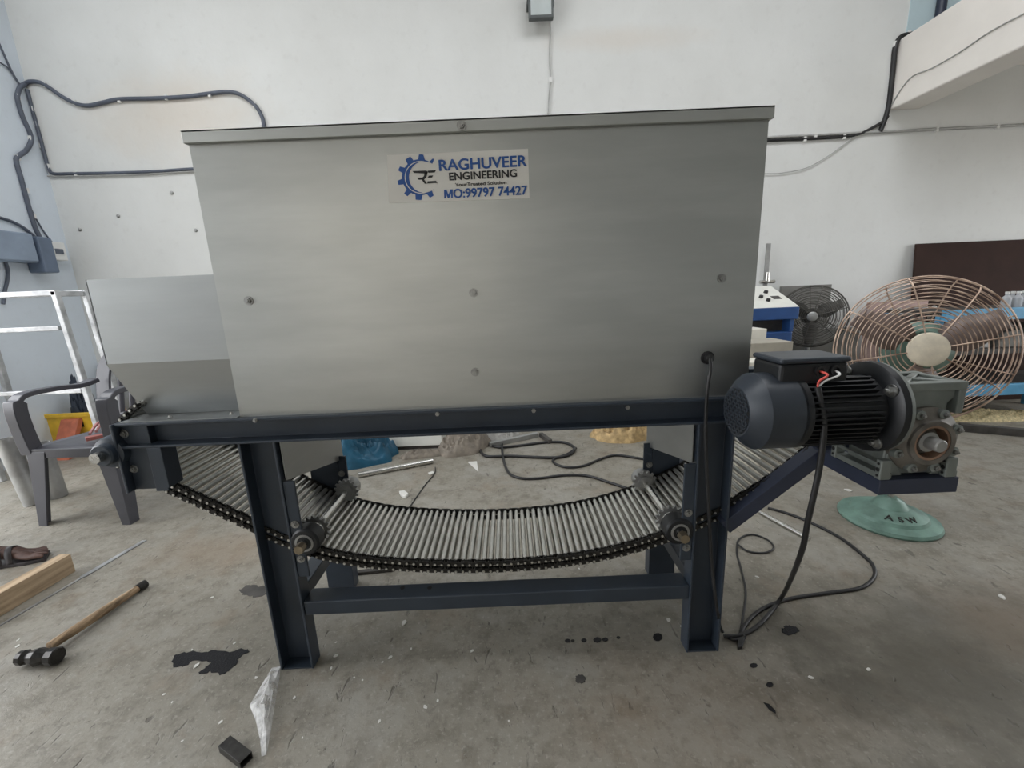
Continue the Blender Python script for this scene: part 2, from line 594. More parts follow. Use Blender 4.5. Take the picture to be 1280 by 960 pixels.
def channel_x(x0, x1, yb, yo, z0, z1, t=.008):
    s = 1 if yo > yb else -1
    poly = [(yb, z0), (yo, z0), (yo, z0 + t), (yb + s * t, z0 + t), (yb + s * t, z1 - t), (yo, z1 - t), (yo, z1), (yb, z1)]
    return MB().prism([(x0, a, b) for a, b in poly], (x1 - x0, 0, 0))


def hexbolt(r=.009, h=.008, wash=.0):
    b = MB()
    if wash:
        b.cyl((0, 0, 0), (0, -.0025, 0), wash, None, 14)
    b.cyl((0, -.002, 0), (0, -h, 0), r, r * .95, 6)
    b.cyl((0, -h + .001, 0), (0, -h * 1.5, 0), r * .55, None, 8)
    return b.mesh('bolt', M['bolt'], V((0, 0, 0)), 35)


BOLT = hexbolt(.009, .008, .013)
BOLT_S = hexbolt(.007, .007)

# frame
LEG = {}
for nm, x0, x1 in (('l', -.845, -.73), ('r', .565, .678)):
    LEG[nm] = channel_z(x0, x1, 1.272, 1.218, 0, .832).build('leg', M['navy'], mach, 0, .002)
    channel_z(x0, x1, 1.618, 1.672, 0, .832).build('leg', M['navy'], mach, 0, .002)
    MB().box(x0 + .01, x1 - .01, 1.22, 1.27, 0, .006).build('foot_plate', M['navy'], LEG[nm])
fb = channel_x(-1.196, 1.02, 1.265, 1.212, .832, .911).build('beam', M['navy'], mach, 0, .002)
rb = channel_x(-1.196, 1.02, 1.625, 1.678, .832, .911).build('beam', M['navy'], mach, 0, .002)
MB().box(-1.196, -1.15, 1.265, 1.625, .85, .90).build('cross_member', M['navy'], mach)
MB().box(.98, 1.02, 1.265, 1.625, .85, .90).build('cross_member', M['navy'], mach)
for u, v in ((320, 525), (547, 517), (667, 513), (784, 509)):
    inst('bolt', BOLT_S, fb, px_y(u, v, 1.212))
rl = channel_x(-.73, .565, 1.225, 1.29, .212, .264, .006)
rl = MB().box(-.73, .565, 1.222, 1.292, .212, .264).build('rail', M['navy'], mach, 0, .004)
for u in (503, 537):
    p = px_z(u, 735, .2645)
    MB().cyl(p, p + V((0, 0, .0012)), .008, None, 12).build('hole', M['black'], rl)
for x in (-.79, .62):
    MB().box(x - .03, x + .03, 1.272, 1.618, .212, .264).build('side_rail', M['navy'], mach, 0, .003)

# housing
hs = MB()
X0, X1, YH0, YH1, Z0, Z1 = -.833, .714, 1.238, 1.655, .912, 1.69
t = .004
hs.box(X0, X1, YH0, YH0 + t, Z0, Z1).box(X0, X1, YH1 - t, YH1, Z0, Z1)
hs.box(X0, X0 + t, YH0 + t, YH1 - t, Z0, Z1).box(X1 - t, X1, YH0 + t, YH1 - t, Z0, Z1)
hous = hs.build('housing', M['steel'], mach)
lid = MB()
lid.box(X0 - .006, X1 + .006, YH0 - .014, YH0 - .001, 1.667, 1.697).box(X0 - .006, X1 + .006, YH1, YH1 + .013, 1.667, 1.697)
lid.box(X0 - .006, X0, YH0 - .001, YH1, 1.667, 1.697).box(X1, X1 + .006, YH0 - .001, YH1, 1.667, 1.697)
lid.box(X0 - .006, X1 + .006, YH0 - .014, YH1 + .013, 1.692, 1.697)
lo = lid.build('lid', M['steel_lid'], mach, 0, .001)
inst('bolt', BOLT, lo, px_y(577, 157, YH0 - .014))
for u, v in ((311, 376), (592, 366), (902, 348), (594, 465)):
    inst('bolt', BOLT, hous, px_y(u, v, YH0))
MB().box(X0, X1, YH0 - .002, YH0 + .03, .9105, .9135).build('base_flange', M['steel_lid'], hous)
g = px_y(884, 447, YH0)
MB().lathe([(.02, 0), (.02, .004), (.012, .005), (.012, .018), (.008, .02)], g, (0, -1, 0), 12).build('cable_gland', M['black'], hous, 40)
# lower skirts at both ends, hanging between the legs
for x, s in ((-.724, 1), (.556, -1)):
    MB().prism([(x, 1.232, .832), (x, 1.232, .70), (x, 1.662, .592), (x, 1.662, .832)], (s * .003, 0, 0)).build('end_skirt', M['steel_chute'], mach)
# end feed hopper
hz0, hz1, hz2 = .916, 1.088, 1.333
a = [(-1.208, 1.25), (X0 - .001, 1.25), (X0 - .001, 1.65), (-1.208, 1.65)]
blw = [(px_y(186, 520, 1.30).x, 1.30), (X0 - .001, 1.30), (X0 - .001, 1.60), (px_y(186, 520, 1.30).x, 1.60)]
for nm, ra, za, rbt, zb in (('hopper_collar', a, hz2, a, hz1), ('hopper_funnel', a, hz1, blw, hz0)):
    h = MB()
    for i in range(4):
        j = (i + 1) % 4
        h.add([(*ra[i], za), (*ra[j], za), (*rbt[j], zb), (*rbt[i], zb)], [(0, 1, 2, 3)])
    o = h.build(nm, M['steel_chute'], mach)
    sm = o.modifiers.new('thickness', 'SOLIDIFY')
    sm.thickness = .0025
    sm.offset = 1
MB().box(blw[0][0] - .02, X0, 1.222, 1.31, .9115, .9145).build('hopper_flange', M['steel_chute'], mach)
inst('bolt', BOLT_S, fb, px_y(290, 519, 1.222), (-PI / 2, 0, 0))
inst('bolt', BOLT_S, fb, px_z(213, 523, .914), (-PI / 2, 0, 0))

# tail bracket + tail shaft
br = MB().box(-1.2, -1.117, 1.232, 1.262, .69, .91).box(-1.205, -1.197, 1.205, 1.262, .69, .911)
br.box(-1.117, -1.078, 1.212, 1.22, .69, .832).box(-1.082, -1.074, 1.212, 1.27, .70, .832)
bro = br.build('tail_bracket', M['navy'], mach, 0, .002)
for u, v in ((156, 542), (168, 586)):
    inst('bolt', BOLT, bro, px_y(u, v, 1.232))
MB().box(-1.2, -1.08, 1.625, 1.66, .69, .832).build('tail_bracket', M['navy'], mach, 0, .002)
TX, TZ = -1.232, .822
MB().cyl((TX, 1.165, TZ), (TX, 1.68, TZ), .016, None, 18).build('tail_shaft', M['shaft'], mach, 40)
bh = MB().lathe([(.03, 0), (.034, .004), (.034, .022), (.046, .026), (.05, .05), (.05, .065)], (TX, 1.185, TZ), (0, 1, 0), 28)
bh.box(TX - .02, TX + .05, 1.235, 1.25, TZ - .055, TZ + .04)
bh.build('tail_bearing', M['navy'], mach, 35)


def sprocket(R, teeth, th):
    pts = []
    for i in range(teeth):
        for k, rr in ((-.32, R * .86), (-.12, R * 1.06), (.12, R * 1.06), (.32, R * .86)):
            c = 2 * PI * (i + k) / teeth
            pts.append((rr * math.cos(c), 0, rr * math.sin(c)))
    b = MB().prism(pts, (0, th, 0))
    b.lathe([(R * .62, -.012), (R * .62, th + .012)], (0, 0, 0), (0, 1, 0), 20)
    return b.mesh('sprocket', M['pipe'], V((0, 0, 0)), 35)


SPR = sprocket(.048, 15, .01)
# idler shafts that hold the belt down at both bends
for x, z, s in ((-.69, .487, 1), (.522, .468, -1)):
    MB().cyl((x, 1.20, z), (x, 1.68, z), .0125, None, 18).build('idler_shaft', M['shaft'], mach, 40)
    inst('sprocket', SPR, mach, (x, 1.296, z))
    inst('sprocket', SPR, mach, (x, 1.575, z))
    f = MB().lathe([(.028, 0), (.041, .001), (.047, .007), (.047, .05), (.04, .052)], (x, 1.215, z), (0, 1, 0), 28)
    fo = f.build('bearing', M['black_motor'], mach, 35)
    MB().ring((x, 1.2135, z), (x, 1.217, z), .030, .023).build('bearing_ring', M['pipe'], fo, 35)
    MB().cyl((x, 1.2, z), (x, 1.176, z), .0165, .015, 8).build('shaft_end', M['brass'], fo, 30)
    MB().ring((x, 1.268, z), (x, 1.285, z), .036, .0125).build('collar', M['shaft'], fo, 35)
    fr = MB().lathe([(.036, 0), (.04, .006), (.04, .04), (.03, .044)], (x, 1.592, z), (0, 1, 0), 24)
    fr.build('bearing', M['pipe'], mach, 35)
    xi = -.73 if s > 0 else .565
    pl = MB().box(min(xi, xi + s * .036), max(xi, xi + s * .036), 1.222, 1.23, .36, .70).build('bearing_plate', M['navy'], mach, 0, .002)
    MB().box(min(xi, xi + s * .036), max(xi, xi + s * .036), 1.62, 1.628, .36, .62).build('bearing_plate', M['navy'], mach, 0, .002)
    for dz in (.065, -.06):
        inst('bolt', BOLT, pl, (xi + s * .018, 1.222, z + dz))
        inst('bolt', BOLT, mach, (xi + s * .012, 1.62, z + dz * .9))

# rod belt: two chains with cross rods, sagging between the idlers
crv = [(-1.16, .955), (-1.225, .905), (-1.262, .855), (-1.262, .80), (-1.215, .755), (-1.139, .705), (-1.02, .632), (-.896, .557), (-.79, .492), (-.685, .437), (-.58, .403), (-.47, .381),
       (-.33, .364), (-.2, .355), (-.07, .351), (.07, .355), (.2, .366), (.31, .384), (.42, .412), (.52, .447), (.61, .488), (.70, .535), (.80, .60), (.90, .678), (.985, .76), (1.02, .80)]
path = spline([V((x, 0, z)) for x, z in crv], 14)


def resample(pts, step):
    out = [pts[0].copy()]
    acc = 0
    for i in range(1, len(pts)):
        a, b = pts[i - 1], pts[i]
        L = (b - a).length
        while acc + L >= step:
            tt = (step - acc) / L
            a = a.lerp(b, tt)
            out.append(a.copy())
            L = (b - a).length
            acc = 0
        acc += L
    return out


PITCHC = .0235
top = resample(path, PITCHC)
belt = part_empty('rod_belt', mach)
ROD = MB().cyl((0, 1.272, 0), (0, 1.602, 0), .0082, None, 8).cyl((0, 1.2535, 0), (0, 1.6205, 0), .0042, None, 8).mesh('rod', M['rod'], V((0, 0, 0)), 50)


def strand(pts, yoffs):
    for p in pts:
        inst('rod', ROD, belt, (p.x, 0, p.z))
    for yc in yoffs:
        c = MB()
        for i, p in enumerate(pts[:-1]):
            q = pts[i + 1]
            y = .004 if i % 2 else .0085
            for sgn in (-1, 1):
                d = (q - p).normalized()
                c.bar(p - d * .006 + V((0, yc + sgn * y, 0)), q + d * .006 + V((0, yc + sgn * y, 0)), .0022, .016)
            c.cyl((p.x, yc - .012, p.z), (p.x, yc + .012, p.z), .0058, None, 6)
        c.build('chain', M['chain'], belt)


strand(top, (1.268, 1.606))
low = []
for i, p in enumerate(top[9:], 9):
    q = top[min(i + 1, len(top) - 1)] - top[i - 1]
    q.normalize()
    low.append(p + V((q.z, 0, -q.x)) * .025)
low = resample(low, PITCHC)
low = [p + V((.0, 0, -.0)) for p in low]
strand(low, (1.268, 1.606))
# head shaft
MB().cyl((1.05, 1.14, .832), (1.05, 1.68, .832), .016, None, 18).build('head_shaft', M['shaft'], mach, 40)
inst('sprocket', SPR, mach, (1.05, 1.296, .832))
inst('sprocket', SPR, mach, (1.05, 1.575, .832))
for y in (1.225, 1.635):
    MB().box(1.0, 1.10, y, y + .03, .69, .90).build('head_bracket', M['navy'], mach, 0, .002)

# drive platform and its brace
plat = MB().box(.943, 1.148, 1.0, 1.25, .69, .732).build('drive_platform', M['navy_blue'], mach, 0, .002)
MB().bar((.672, 1.245, .472), (.965, 1.245, .715), .045, .05, (0, 1, 0)).build('brace', M['navy_blue'], mach, 0, .002)
MB().bar((.672, 1.645, .472), (.985, 1.645, .80), .045, .05, (0, 1, 0)).build('brace', M['navy_blue'], mach, 0, .002)

# label on the housing: words, number, emblem
YS = YH0 - .0012
cs = [px_y(u, v, YS + .0008) for u, v in ((484, 194), (660, 186), (662, 248), (486, 254))]
stk = MB().prism(cs, (0, -.0008, 0)).build('maker_label', M['decal_base'], mach)


def lettering(body, u0, v0, u1, v1, hpx, m, parent, bold=0.0):
    """baseline from pixel 0 to pixel 1 on the label's plane"""
    p0, p1 = px_y(u0, v0, YS), px_y(u1, v1, YS)
    YT = YS - .0006
    cu = bpy.data.curves.new('lettering', 'FONT')
    cu.body = body
    cu.size = 1.0
    cu.offset = min(bold, .006)
    cu.extrude = .0
    o = bpy.data.objects.new('lettering', cu)
    COL.objects.link(o)
    bpy.context.view_layer.update()
    dg = bpy.context.evaluated_depsgraph_get()
    me = bpy.data.meshes.new_from_object(o.evaluated_get(dg))
    COL.objects.unlink(o)
    bpy.data.objects.remove(o)
    xs = [v.co.x for v in me.vertices]
    ys = [v.co.y for v in me.vertices if True]
    xa, xb = min(xs), max(xs)
    cap = .70
    d = p1 - p0
    wd = d.length
    ex = d.normalized()
    ez = V((-ex.z, 0, ex.x))
    hgt = (px_y(u0, v0 - hpx, YS) - p0).length
    org = ORI[parent.name]
    b = MB()
    for ox, oz in ((-1, 0), (1, 0), (0, 1), (0, -1)):
        vs = []
        for v in me.vertices:
            q = p0 + ex * ((v.co.x + ox * bold - xa) / (xb - xa) * wd) + ez * ((v.co.y + oz * bold * .6) / cap * hgt)
            q.y = YT - .0002 * (ox + 2 * oz + 2)
            vs.append(q)
        b.add(vs, [tuple(f.vertices) for f in me.polygons])
    o2 = b.build('lettering', m, parent)
    return o2


def print_poly(name, pix, m, parent, lift=0.0):
    b = MB().prism([px_y(u, v, YS - .0004 - lift) for u, v in pix], (0, -.0004, 0))
    return b.build(name, m, parent)


lettering('RAGHUVEER', 549.5, 213.5, 658.5, 207.5, 13.5, M['decal_blue'], stk, .022)
lettering('ENGINEERING', 562, 225.5, 646, 221, 9.5, M['decal_black'], stk, .025)
lettering('YourTrusted Solution', 569, 233.2, 633, 230, 4.2, M['decal_black'], stk, .02)
lettering('O:99797 74427', 567.3, 247.4, 659, 243, 11, M['decal_blue'], stk, .024)
print_poly('lettering', [(555.2, 248), (555.0, 237.1), (558.1, 237.0), (560.6, 243.6), (562.9, 236.8), (565.9, 236.7), (566.1, 247.5), (563.9, 247.6), (563.8, 241.2), (561.7, 247.7), (559.7, 247.8), (557.3, 241.5), (557.5, 247.9)], M['decal_blue'], stk)
# open gear ring emblem (left three quarters of a cog, thick-to-thin crescent)
gc = V((525.0, 221.5, 0))
outer, inner = [], []
N = 72
A0, A1 = math.radians(52), math.radians(318)
for i in range(N + 1):
    a_ = A0 + (A1 - A0) * i / N
    ph = (a_ / (2 * PI) * 10) % 1.0
    tooth = 1.0 if .18 < ph < .62 else 0.0
    ro = 22.5 + 6.0 * tooth
    tcap = .5 - .5 * math.cos(2 * PI * i / N)
    ri = 20.8 - 4.5 * tcap ** .6
    outer.append((gc.x + ro * math.cos(a_), gc.y - ro * math.sin(a_) * 1.0))
    inner.append((gc.x + 2.5 + ri * math.cos(a_), gc.y - ri * math.sin(a_) * 1.02))
b = MB()
vs = [px_y(u, v, YS - .0006) for u, v in outer] + [px_y(u, v, YS - .0006) for u, v in inner]
b.add(vs, [(i, i + 1, N + 1 + i + 1, N + 1 + i) for i in range(N)])
b.build('cog_emblem', M['decal_blue'], stk)
b = MB()
arc1 = [(gc.x + 1 + 20.2 * math.cos(a_), gc.y - 20.2 * math.sin(a_) * 1.01) for a_ in [A0 + .35 + (A1 - A0 - .5) * i / 40 for i in range(41)]]
arc2 = [(gc.x + 1 + 19.2 * math.cos(a_), gc.y - 19.2 * math.sin(a_) * 1.01) for a_ in [A0 + .35 + (A1 - A0 - .5) * i / 40 for i in range(41)]]
b.add([px_y(u, v, YS - .0010) for u, v in arc1 + arc2], [(i, i + 1, 42 + i, 41 + i) for i in range(40)])
b.build('emblem_line', M['decal_base'], stk)
E_ = M['decal_black']
for q in ([(515.5, 213.8), (533, 213.2), (535, 215), (534, 217), (517.5, 216.2)],
          [(530.5, 216), (534.5, 215.5), (533, 221.5), (529.5, 225), (526.5, 223.5), (530, 220)],
          [(521, 222.2), (529, 221.8), (529, 224.6), (523.5, 224.8)],
          [(526.5, 224), (530, 224.3), (534, 229.5), (531, 229.8)],
          [(534.5, 213.4), (545, 212.8), (543.5, 215.5), (535.5, 216)],
          [(536, 219.6), (541.5, 219.3), (540, 222), (534.5, 222.2)],
          [(534.5, 226.6), (545, 226), (547, 228.6), (534, 229.4)]):
    print_poly('monogram_stroke', q, E_, stk)

# ------------------------------------------------------------------ GEARED MOTOR
gm = thing('geared_motor', 'black finned electric motor with grey worm gearbox on the navy drive platform', 'motor', (1.0, 1.08, .732))
MY, MZ = 1.065, .915
ax = (1, 0, 0)
cv = MB().lathe([(.060, .0), (.066, .0), (.094, .026), (.101, .036), (.101, .125)], (.590, MY, MZ), ax, 40)
cvo = cv.build('fan_cover', M['cover'], gm, 25)
MB().cyl((.589, MY, MZ), (.592, MY, MZ), .061, None, 36).build('grille_backing', M['black'], cvo)
gl = MB()
for k in range(-4, 5):
    for s in (1, -1):
        o_ = k * .0135
        hl = math.sqrt(max(0, .060 ** 2 - o_ ** 2))
        d1 = V((0, .7071, .7071 * s))
        d2 = V((0, -.7071 * s, .7071))
        c_ = V((.5885, MY, MZ)) + d2 * o_
        gl.bar(c_ - d1 * hl, c_ + d1 * hl, .0046, .004, (1, 0, 0))
gl.build('grille', M['cover'], cvo)
bd = MB().cyl((.714, MY, MZ), (.925, MY, MZ), .083, None, 32)
bdo = bd.build('motor_body', M['black_motor'], gm, 30)
FIN = MB()
FIN.box(.72, .905, MY + .078, MY + .099, MZ - .0018, MZ + .0018)
for k in range(44):
    a_ = 2 * PI * k / 44
    if abs(a_ - PI / 2) < .35:
        continue
    d = V((0, math.cos(a_), math.sin(a_)))
    FIN2 = MB().bar(V((.72, MY, MZ)) + d * .088, V((.90, MY, MZ)) + d * .088, .0034, .022, d)
    FIN2.build('fin', M['black_motor'], bdo)
MB().lathe([(.101, 0), (.101, .02)], (.708, MY, MZ), ax, 40).build('end_ring', M['black_motor'], gm, 30)
fl = MB().lathe([(.086, -.018), (.112, -.013), (.118, -.009), (.119, .006)], (.938, MY, MZ), ax, 48)
flo = fl.build('motor_flange', M['black_motor'], gm, 25)
for a_ in (45, 135, 225, 315):
    c_ = math.radians(a_ + 8)
    p = V((.9235, MY + .1 * math.cos(c_), MZ + .1 * math.sin(c_)))
    inst('bolt', BOLT, flo, p, (0, 0, -PI / 2)).scale = (1.25, 1.6, 1.25)
MB().lathe([(.119, 0), (.117, .010), (.10, .016), (.08, .03)], (.9445, MY, MZ), ax, 48).build('adapter_flange', M['alu'], gm, 25)
# terminal box
tb = MB().box(.665, .835, MY - .05, MY + .07, .985, 1.046).build('terminal_box', M['black_motor'], gm, 0, .008)
MB().box(.662, .838, MY - .054, MY + .073, 1.046, 1.060).build('terminal_lid', M['cover'], tb, 0, .006)
for x in (.762, .800):
    MB().ring((x, MY - .056, 1.026), (x, MY - .049, 1.026), .013, .008, 20).build('cable_entry', M['black'], tb, 40)
# worm gearbox
gbx = MB()
gx0, gx1, gy0, gy1 = .968, 1.122, 1.025, 1.145
gbx.prism([(gx0, gy0, .735), (gx1 + .008, gy0, .735), (gx1 + .008, gy0, .765), (gx1 - .012, gy0, .80), (gx1 - .012, gy0, .925), (gx1 + .01, gy0, .945), (gx1 + .01, gy0, .975), (gx0, gy0, .975)], (0, gy1 - gy0, 0))
gb = gbx.build('gearbox_housing', M['alu'], gm, 0, .006)
tp = MB()
tp.box(gx0, gx1 + .018, gy0 - .012, gy0 + .012, .962, .984).box(gx0, gx1 + .018, gy1 - .012, gy1 + .012, .962, .984)
tp.box(gx0, gx0 + .02, gy0, gy1, .962, .984).box(gx1 - .001, gx1 + .017, gy0 - .011, gy1 + .011, .90, .983)
tp.bar((gx0 + .01, gy0, .976), (gx1 + .01, gy1, .976), .016, .014).bar((gx0 + .01, gy1, .976), (gx1 + .01, gy0, .976), .016, .014)
tp.build('top_flange', M['alu'], gb, 0, .003)
OX, OZ = 1.052, .832
fo = MB().lathe([(.088, .03), (.088, .012), (.074, .004), (.066, .0), (.058, -.006), (.058, -.014), (.046, -.014), (.046, .02)], (OX, 1.004, OZ), (0, 1, 0), 44, False)
fo.lathe([(.046, 0), (.001, 0)], (OX, 1.023, OZ), (0, 1, 0), 44, False)
foo = fo.build('output_flange', M['alu_dark'], gm, 25)
MB().ring((OX, .992, OZ), (OX, 1.02, OZ), .047, .040, 40).build('seal_ring', M['copper'], foo, 30)
MB().lathe([(.028, 0), (.026, -.02), (.017, -.022), (.016, -.05), (.013, -.053)], (OX, 1.02, OZ), (0, 1, 0), 28).build('output_shaft', M['pipe'], foo, 30)
for k in range(8):
    c_ = 2 * PI * (k + .5) / 8
    p = V((OX + .077 * math.cos(c_), 1.006, OZ + .077 * math.sin(c_)))
    MB().lathe([(.0125, .01), (.0125, -.004), (.008, -.006)], p, (0, 1, 0), 12).build('boss', M['alu'], foo, 35)
    inst('bolt', BOLT_S, foo, p + V((0, -.005, 0)))
# feet with pierced end brackets
for x in (gx0 - .012, gx1 + .004):
    ft = MB().box(x - .012, x + .02, gy0 - .02, gy1 + .02, .732, .748)
    ft.box(x - .012, x - .004, gy0 - .02, gy1 + .02, .766, .774)
    fto = ft.build('foot', M['alu'], gm, 0, .002)
    for y in (gy0 - .016, gy1 + .016):
        MB().box(x - .016, x + .012, y - .009, y + .009, .732, .786).build('foot_bracket', M['alu'], fto, 0, .003)
        for z in (.743, .759, .775):
            q = V((x - .0162, y, z))
            MB().cyl(q, q + V((-.0012, 0, 0)), .0055 if z == .759 else .0035, None, 10).build('hole', M['black'], fto)
MB().prism([(gx1 - .03, gy0 - .004, .733), (gx1 + .026, gy0 - .004, .733), (gx1 + .026, gy0 - .004, .775), (gx1 + .012, gy0 - .004, .80), (gx1 - .01, gy0 - .004, .775)], (0, .014, 0)).build('gusset', M['alu'], gb, 0, .002)
MB().prism([(gx0 - .004, gy0 - .004, .733), (gx0 + .05, gy0 - .004, .733), (gx0 + .018, gy0 - .004, .79), (gx0 + .004, gy0 - .004, .80)], (0, .014, 0)).build('gusset', M['alu'], gb, 0, .002)
# red and white tails spliced to the black cable
p0, p1, pj = V((.762, MY - .06, 1.026)), V((.800, MY - .06, 1.026)), px_y(1022, 484, .992)
MB().tube([p0 + V((0, .02, 0)), p0 + V((.004, -.012, -.006)), pj.lerp(p0, .4), pj], .003, 6, 6).build('red_wire', M['red'], gm, 60)
MB().tube([p1 + V((0, .02, 0)), p1 + V((-.004, -.012, -.006)), pj.lerp(p1, .4), pj], .0025, 6, 6).build('white_wire', M['white_plastic'], gm, 60)


# ------------------------------------------------------------------ cables on the machine and the floor
def cable(name, pts, r, m, label, cat='cable', group=None, sub=8, n=7):
    return tag(MB().tube(pts, r, n, sub).build(name, m, None, 60, 0, pts[-1]), label, cat, group)


def F(u, v, h=.006): return px_z(u, v, h)


motor_c = [pj, px_y(1025, 500, .985), px_y(1030, 530, .975), px_y(1024, 585, .97), px_y(1010, 650, .98), px_y(1000, 695, 1.05), px_z(978, 745, .06), F(950, 780, .012), F(925, 794, .008), F(905, 795, .008)]
cable('motor_cable', motor_c, .0075, M['wire_black'], 'thick black power cable hanging from the motor terminal box to the floor')
g0 = g + V((0, -.018, 0))
hc = [g0, g0 + V((-.002, -.012, -.03)), px_y(884, 490, 1.2), px_y(882, 540, 1.2), px_y(884, 600, 1.2), px_y(887, 660, 1.2), px_y(890, 710, 1.2), px_y(896, 760, 1.19), F(902, 788, .008), F(915, 799, .008), F(930, 797, .008)]
cable('housing_cable', hc, .0055, M['wire_black'], 'black cable dropping from the housing gland down the near right leg')
lp = [F(930, 797), F(929, 785), F(950, 763), F(985, 749), F(1035, 741), F(1075, 735), F(1092, 722), F(1092, 708), F(1080, 695), F(1050, 672), F(1015, 654), F(985, 642), F(960, 635)]
cable('floor_cable', lp, .0075, M['wire_black'], 'black cable looping wide across the floor below the motor')
lp2 = [F(924, 800, .005), F(928, 775, .005), F(932, 740, .005), F(926, 710, .005), F(921, 690, .005), F(924, 674, .005), F(940, 668, .005), F(960, 675, .005), F(967, 685, .007), F(955, 691, .006), F(935, 689, .006), F(923, 681, .009)]
cable('thin_floor_wire', lp2, .0045, M['wire_black'], 'thin black wire curling into a small ring beside the near right leg')
p = F(926, 800, .0)
tag(MB().prism([F(922, 796, .012), F(932, 795, .012), F(928, 808, .012), F(922, 809, .012)], (0, 0, -.012)).build('plug', M['black'], None, 0, .002, p), 'small black plug end lying on the floor under the cable loop', 'plug')
tag(MB().cyl(F(950, 640, .011), F(1012, 674, .011), .0105, None, 14).build('steel_rod', M['shaft'], None, 40, 0, F(1012, 674, 0)), 'short bright steel rod lying on the floor behind the diagonal brace', 'rod')

# ------------------------------------------------------------------ FANS
def make_fan(name, label, R, n_rings, wire, m_wire, m_hub, m_motor, m_pole, m_base, hub_h, base_r, spokes, yaw, tilt, loc, r_hub, blades_m):
    root = thing(name, label, 'fan', (0, 0, 0), )
    rot = Matrix.Rotation(-yaw, 3, 'Z') @ Matrix.Rotation(-tilt, 3, 'X')
    hub = V((0, 0, hub_h))

    def tr(mb):
        mb.v = [hub + rot @ p for p in mb.v]
        return mb
    fa = (0, 1, 0)
    dep = R * .30

    def prof(r):
        q = r / R
        return -dep * math.sqrt(max(0, 1 - q ** 2.6)) * .62
    g1 = MB()
    for i in range(n_rings):
        r = r_hub * 1.15 + (R - r_hub * 1.15) * (i + .5) / n_rings
        g1.torus((0, prof(r), 0), fa, r, wire, 56, 5)
    g1.torus((0, 0, 0), fa, R, wire * 1.7, 64, 6)
    front = tr(g1).build('front_guard', m_wire, root, 60)
    for k in range(spokes):
        a_ = 2 * PI * (k + .28) / spokes
        pts = [V((r * math.cos(a_), prof(r) - wire * 1.2, r * math.sin(a_))) for r in [r_hub * .9 + (R - r_hub * .9) * j / 9 for j in range(10)]]
        tr(MB().tube(pts, wire * 1.5, 5, 1)).build('spoke', m_wire, front, 60)
    g2 = MB()
    for i in range(max(5, n_rings // 2)):
        r = R * .38 + (R - R * .38) * (i + .5) / max(5, n_rings // 2)
        g2.torus((0, -prof(r) * .9, 0), fa, r, wire, 48, 5)
    for k in range(spokes):
        a_ = 2 * PI * (k + .6) / spokes
        pts = [V((r * math.cos(a_), -prof(r) * .9, r * math.sin(a_))) for r in [R * .25 + R * .75 * j / 8 for j in range(9)]]
        g2.tube(pts, wire * 1.4, 5, 1)
    tr(g2).build('rear_guard', m_wire, root, 60)
    tr(MB().lathe([(.001, -.014), (r_hub * .7, -.012), (r_hub * .95, -.006), (r_hub, .004), (r_hub * .9, .012)], (0, prof(r_hub) - wire, 0), fa, 32, False)).build('hub_cap', m_hub, root, 40)
    tr(MB().lathe([(r_hub * .5, -dep * .3), (r_hub * 1.1, -dep * .2), (r_hub * 1.25, 0), (r_hub * 1.7, dep * .3), (r_hub * 1.7, dep * .9), (r_hub * 1.1, dep * 1.25)], (0, 0, 0), fa, 32)).build('fan_motor', m_motor, root, 35)
    for k in range(3):
        a_ = 2 * PI * k / 3 + .5
        b_ = MB()
        vs = []
        for j in range(7):
            r = r_hub * .8 + (R * .90 - r_hub * .8) * j / 6
            wdt = R * (.15 + .11 * math.sin(PI * min(1, j / 5)))
            for s_ in (-1, 0, 1):
                aa = a_ + s_ * wdt / max(r, R * .35) * .9
                vs.append((r * math.cos(aa), -.02 + s_ * R * .07 * (1 - .4 * j / 6), r * math.sin(aa)))
        fs = [(j * 3 + q, j * 3 + q + 1, j * 3 + q + 4, j * 3 + q + 3) for j in range(6) for q in (0, 1)]
        b_.add(vs, fs)
        o = tr(b_).build('blade', blades_m, root, 60)
        s2 = o.modifiers.new('thickness', 'SOLIDIFY')
        s2.thickness = .003
    back = hub + rot @ V((0, dep * .6, 0))
    MB().cyl((back.x, back.y, .05), (back.x, back.y, hub_h - r_hub * 1.2), R * .042, None, 16).build('pole', m_pole, root, 40)
    MB().lathe([(R * .075, 0), (R * .075, hub_h * .22), (R * .06, hub_h * .23)], (back.x, back.y, hub_h * .62), (0, 0, 1), 18).build('pole_sleeve', m_hub if m_hub is not M['cream'] else M['copper'], root, 40)
    bs = MB().lathe([(base_r * .98, 0), (base_r, .010), (base_r * .97, .024), (base_r * .76, .036), (base_r * .72, .052), (base_r * .62, .062), (base_r * .36, .082), (base_r * .26, .112), (base_r * .16, .122), (base_r * .13, .130)], (back.x, back.y, 0), (0, 0, 1), 48)
    base = bs.build('base', m_base, root, 30)
    root.location = V(loc) - V((back.x, back.y, 0))
    ORI[root.name] = V((0, 0, 0))
    return root, base, V((back.x, back.y, 0))


big, bigbase, bk = make_fan('pedestal_fan', 'large pedestal fan with rusty wire guard and green round base behind the motor', .337, 14, .0022, M['rust'], M['cream'], M['fan_green'], M['shaft'], M['fan_green'],
                            .905, .212, 8, math.radians(24), math.radians(8), (1.94, 1.985, 0), .078, M['blade'])
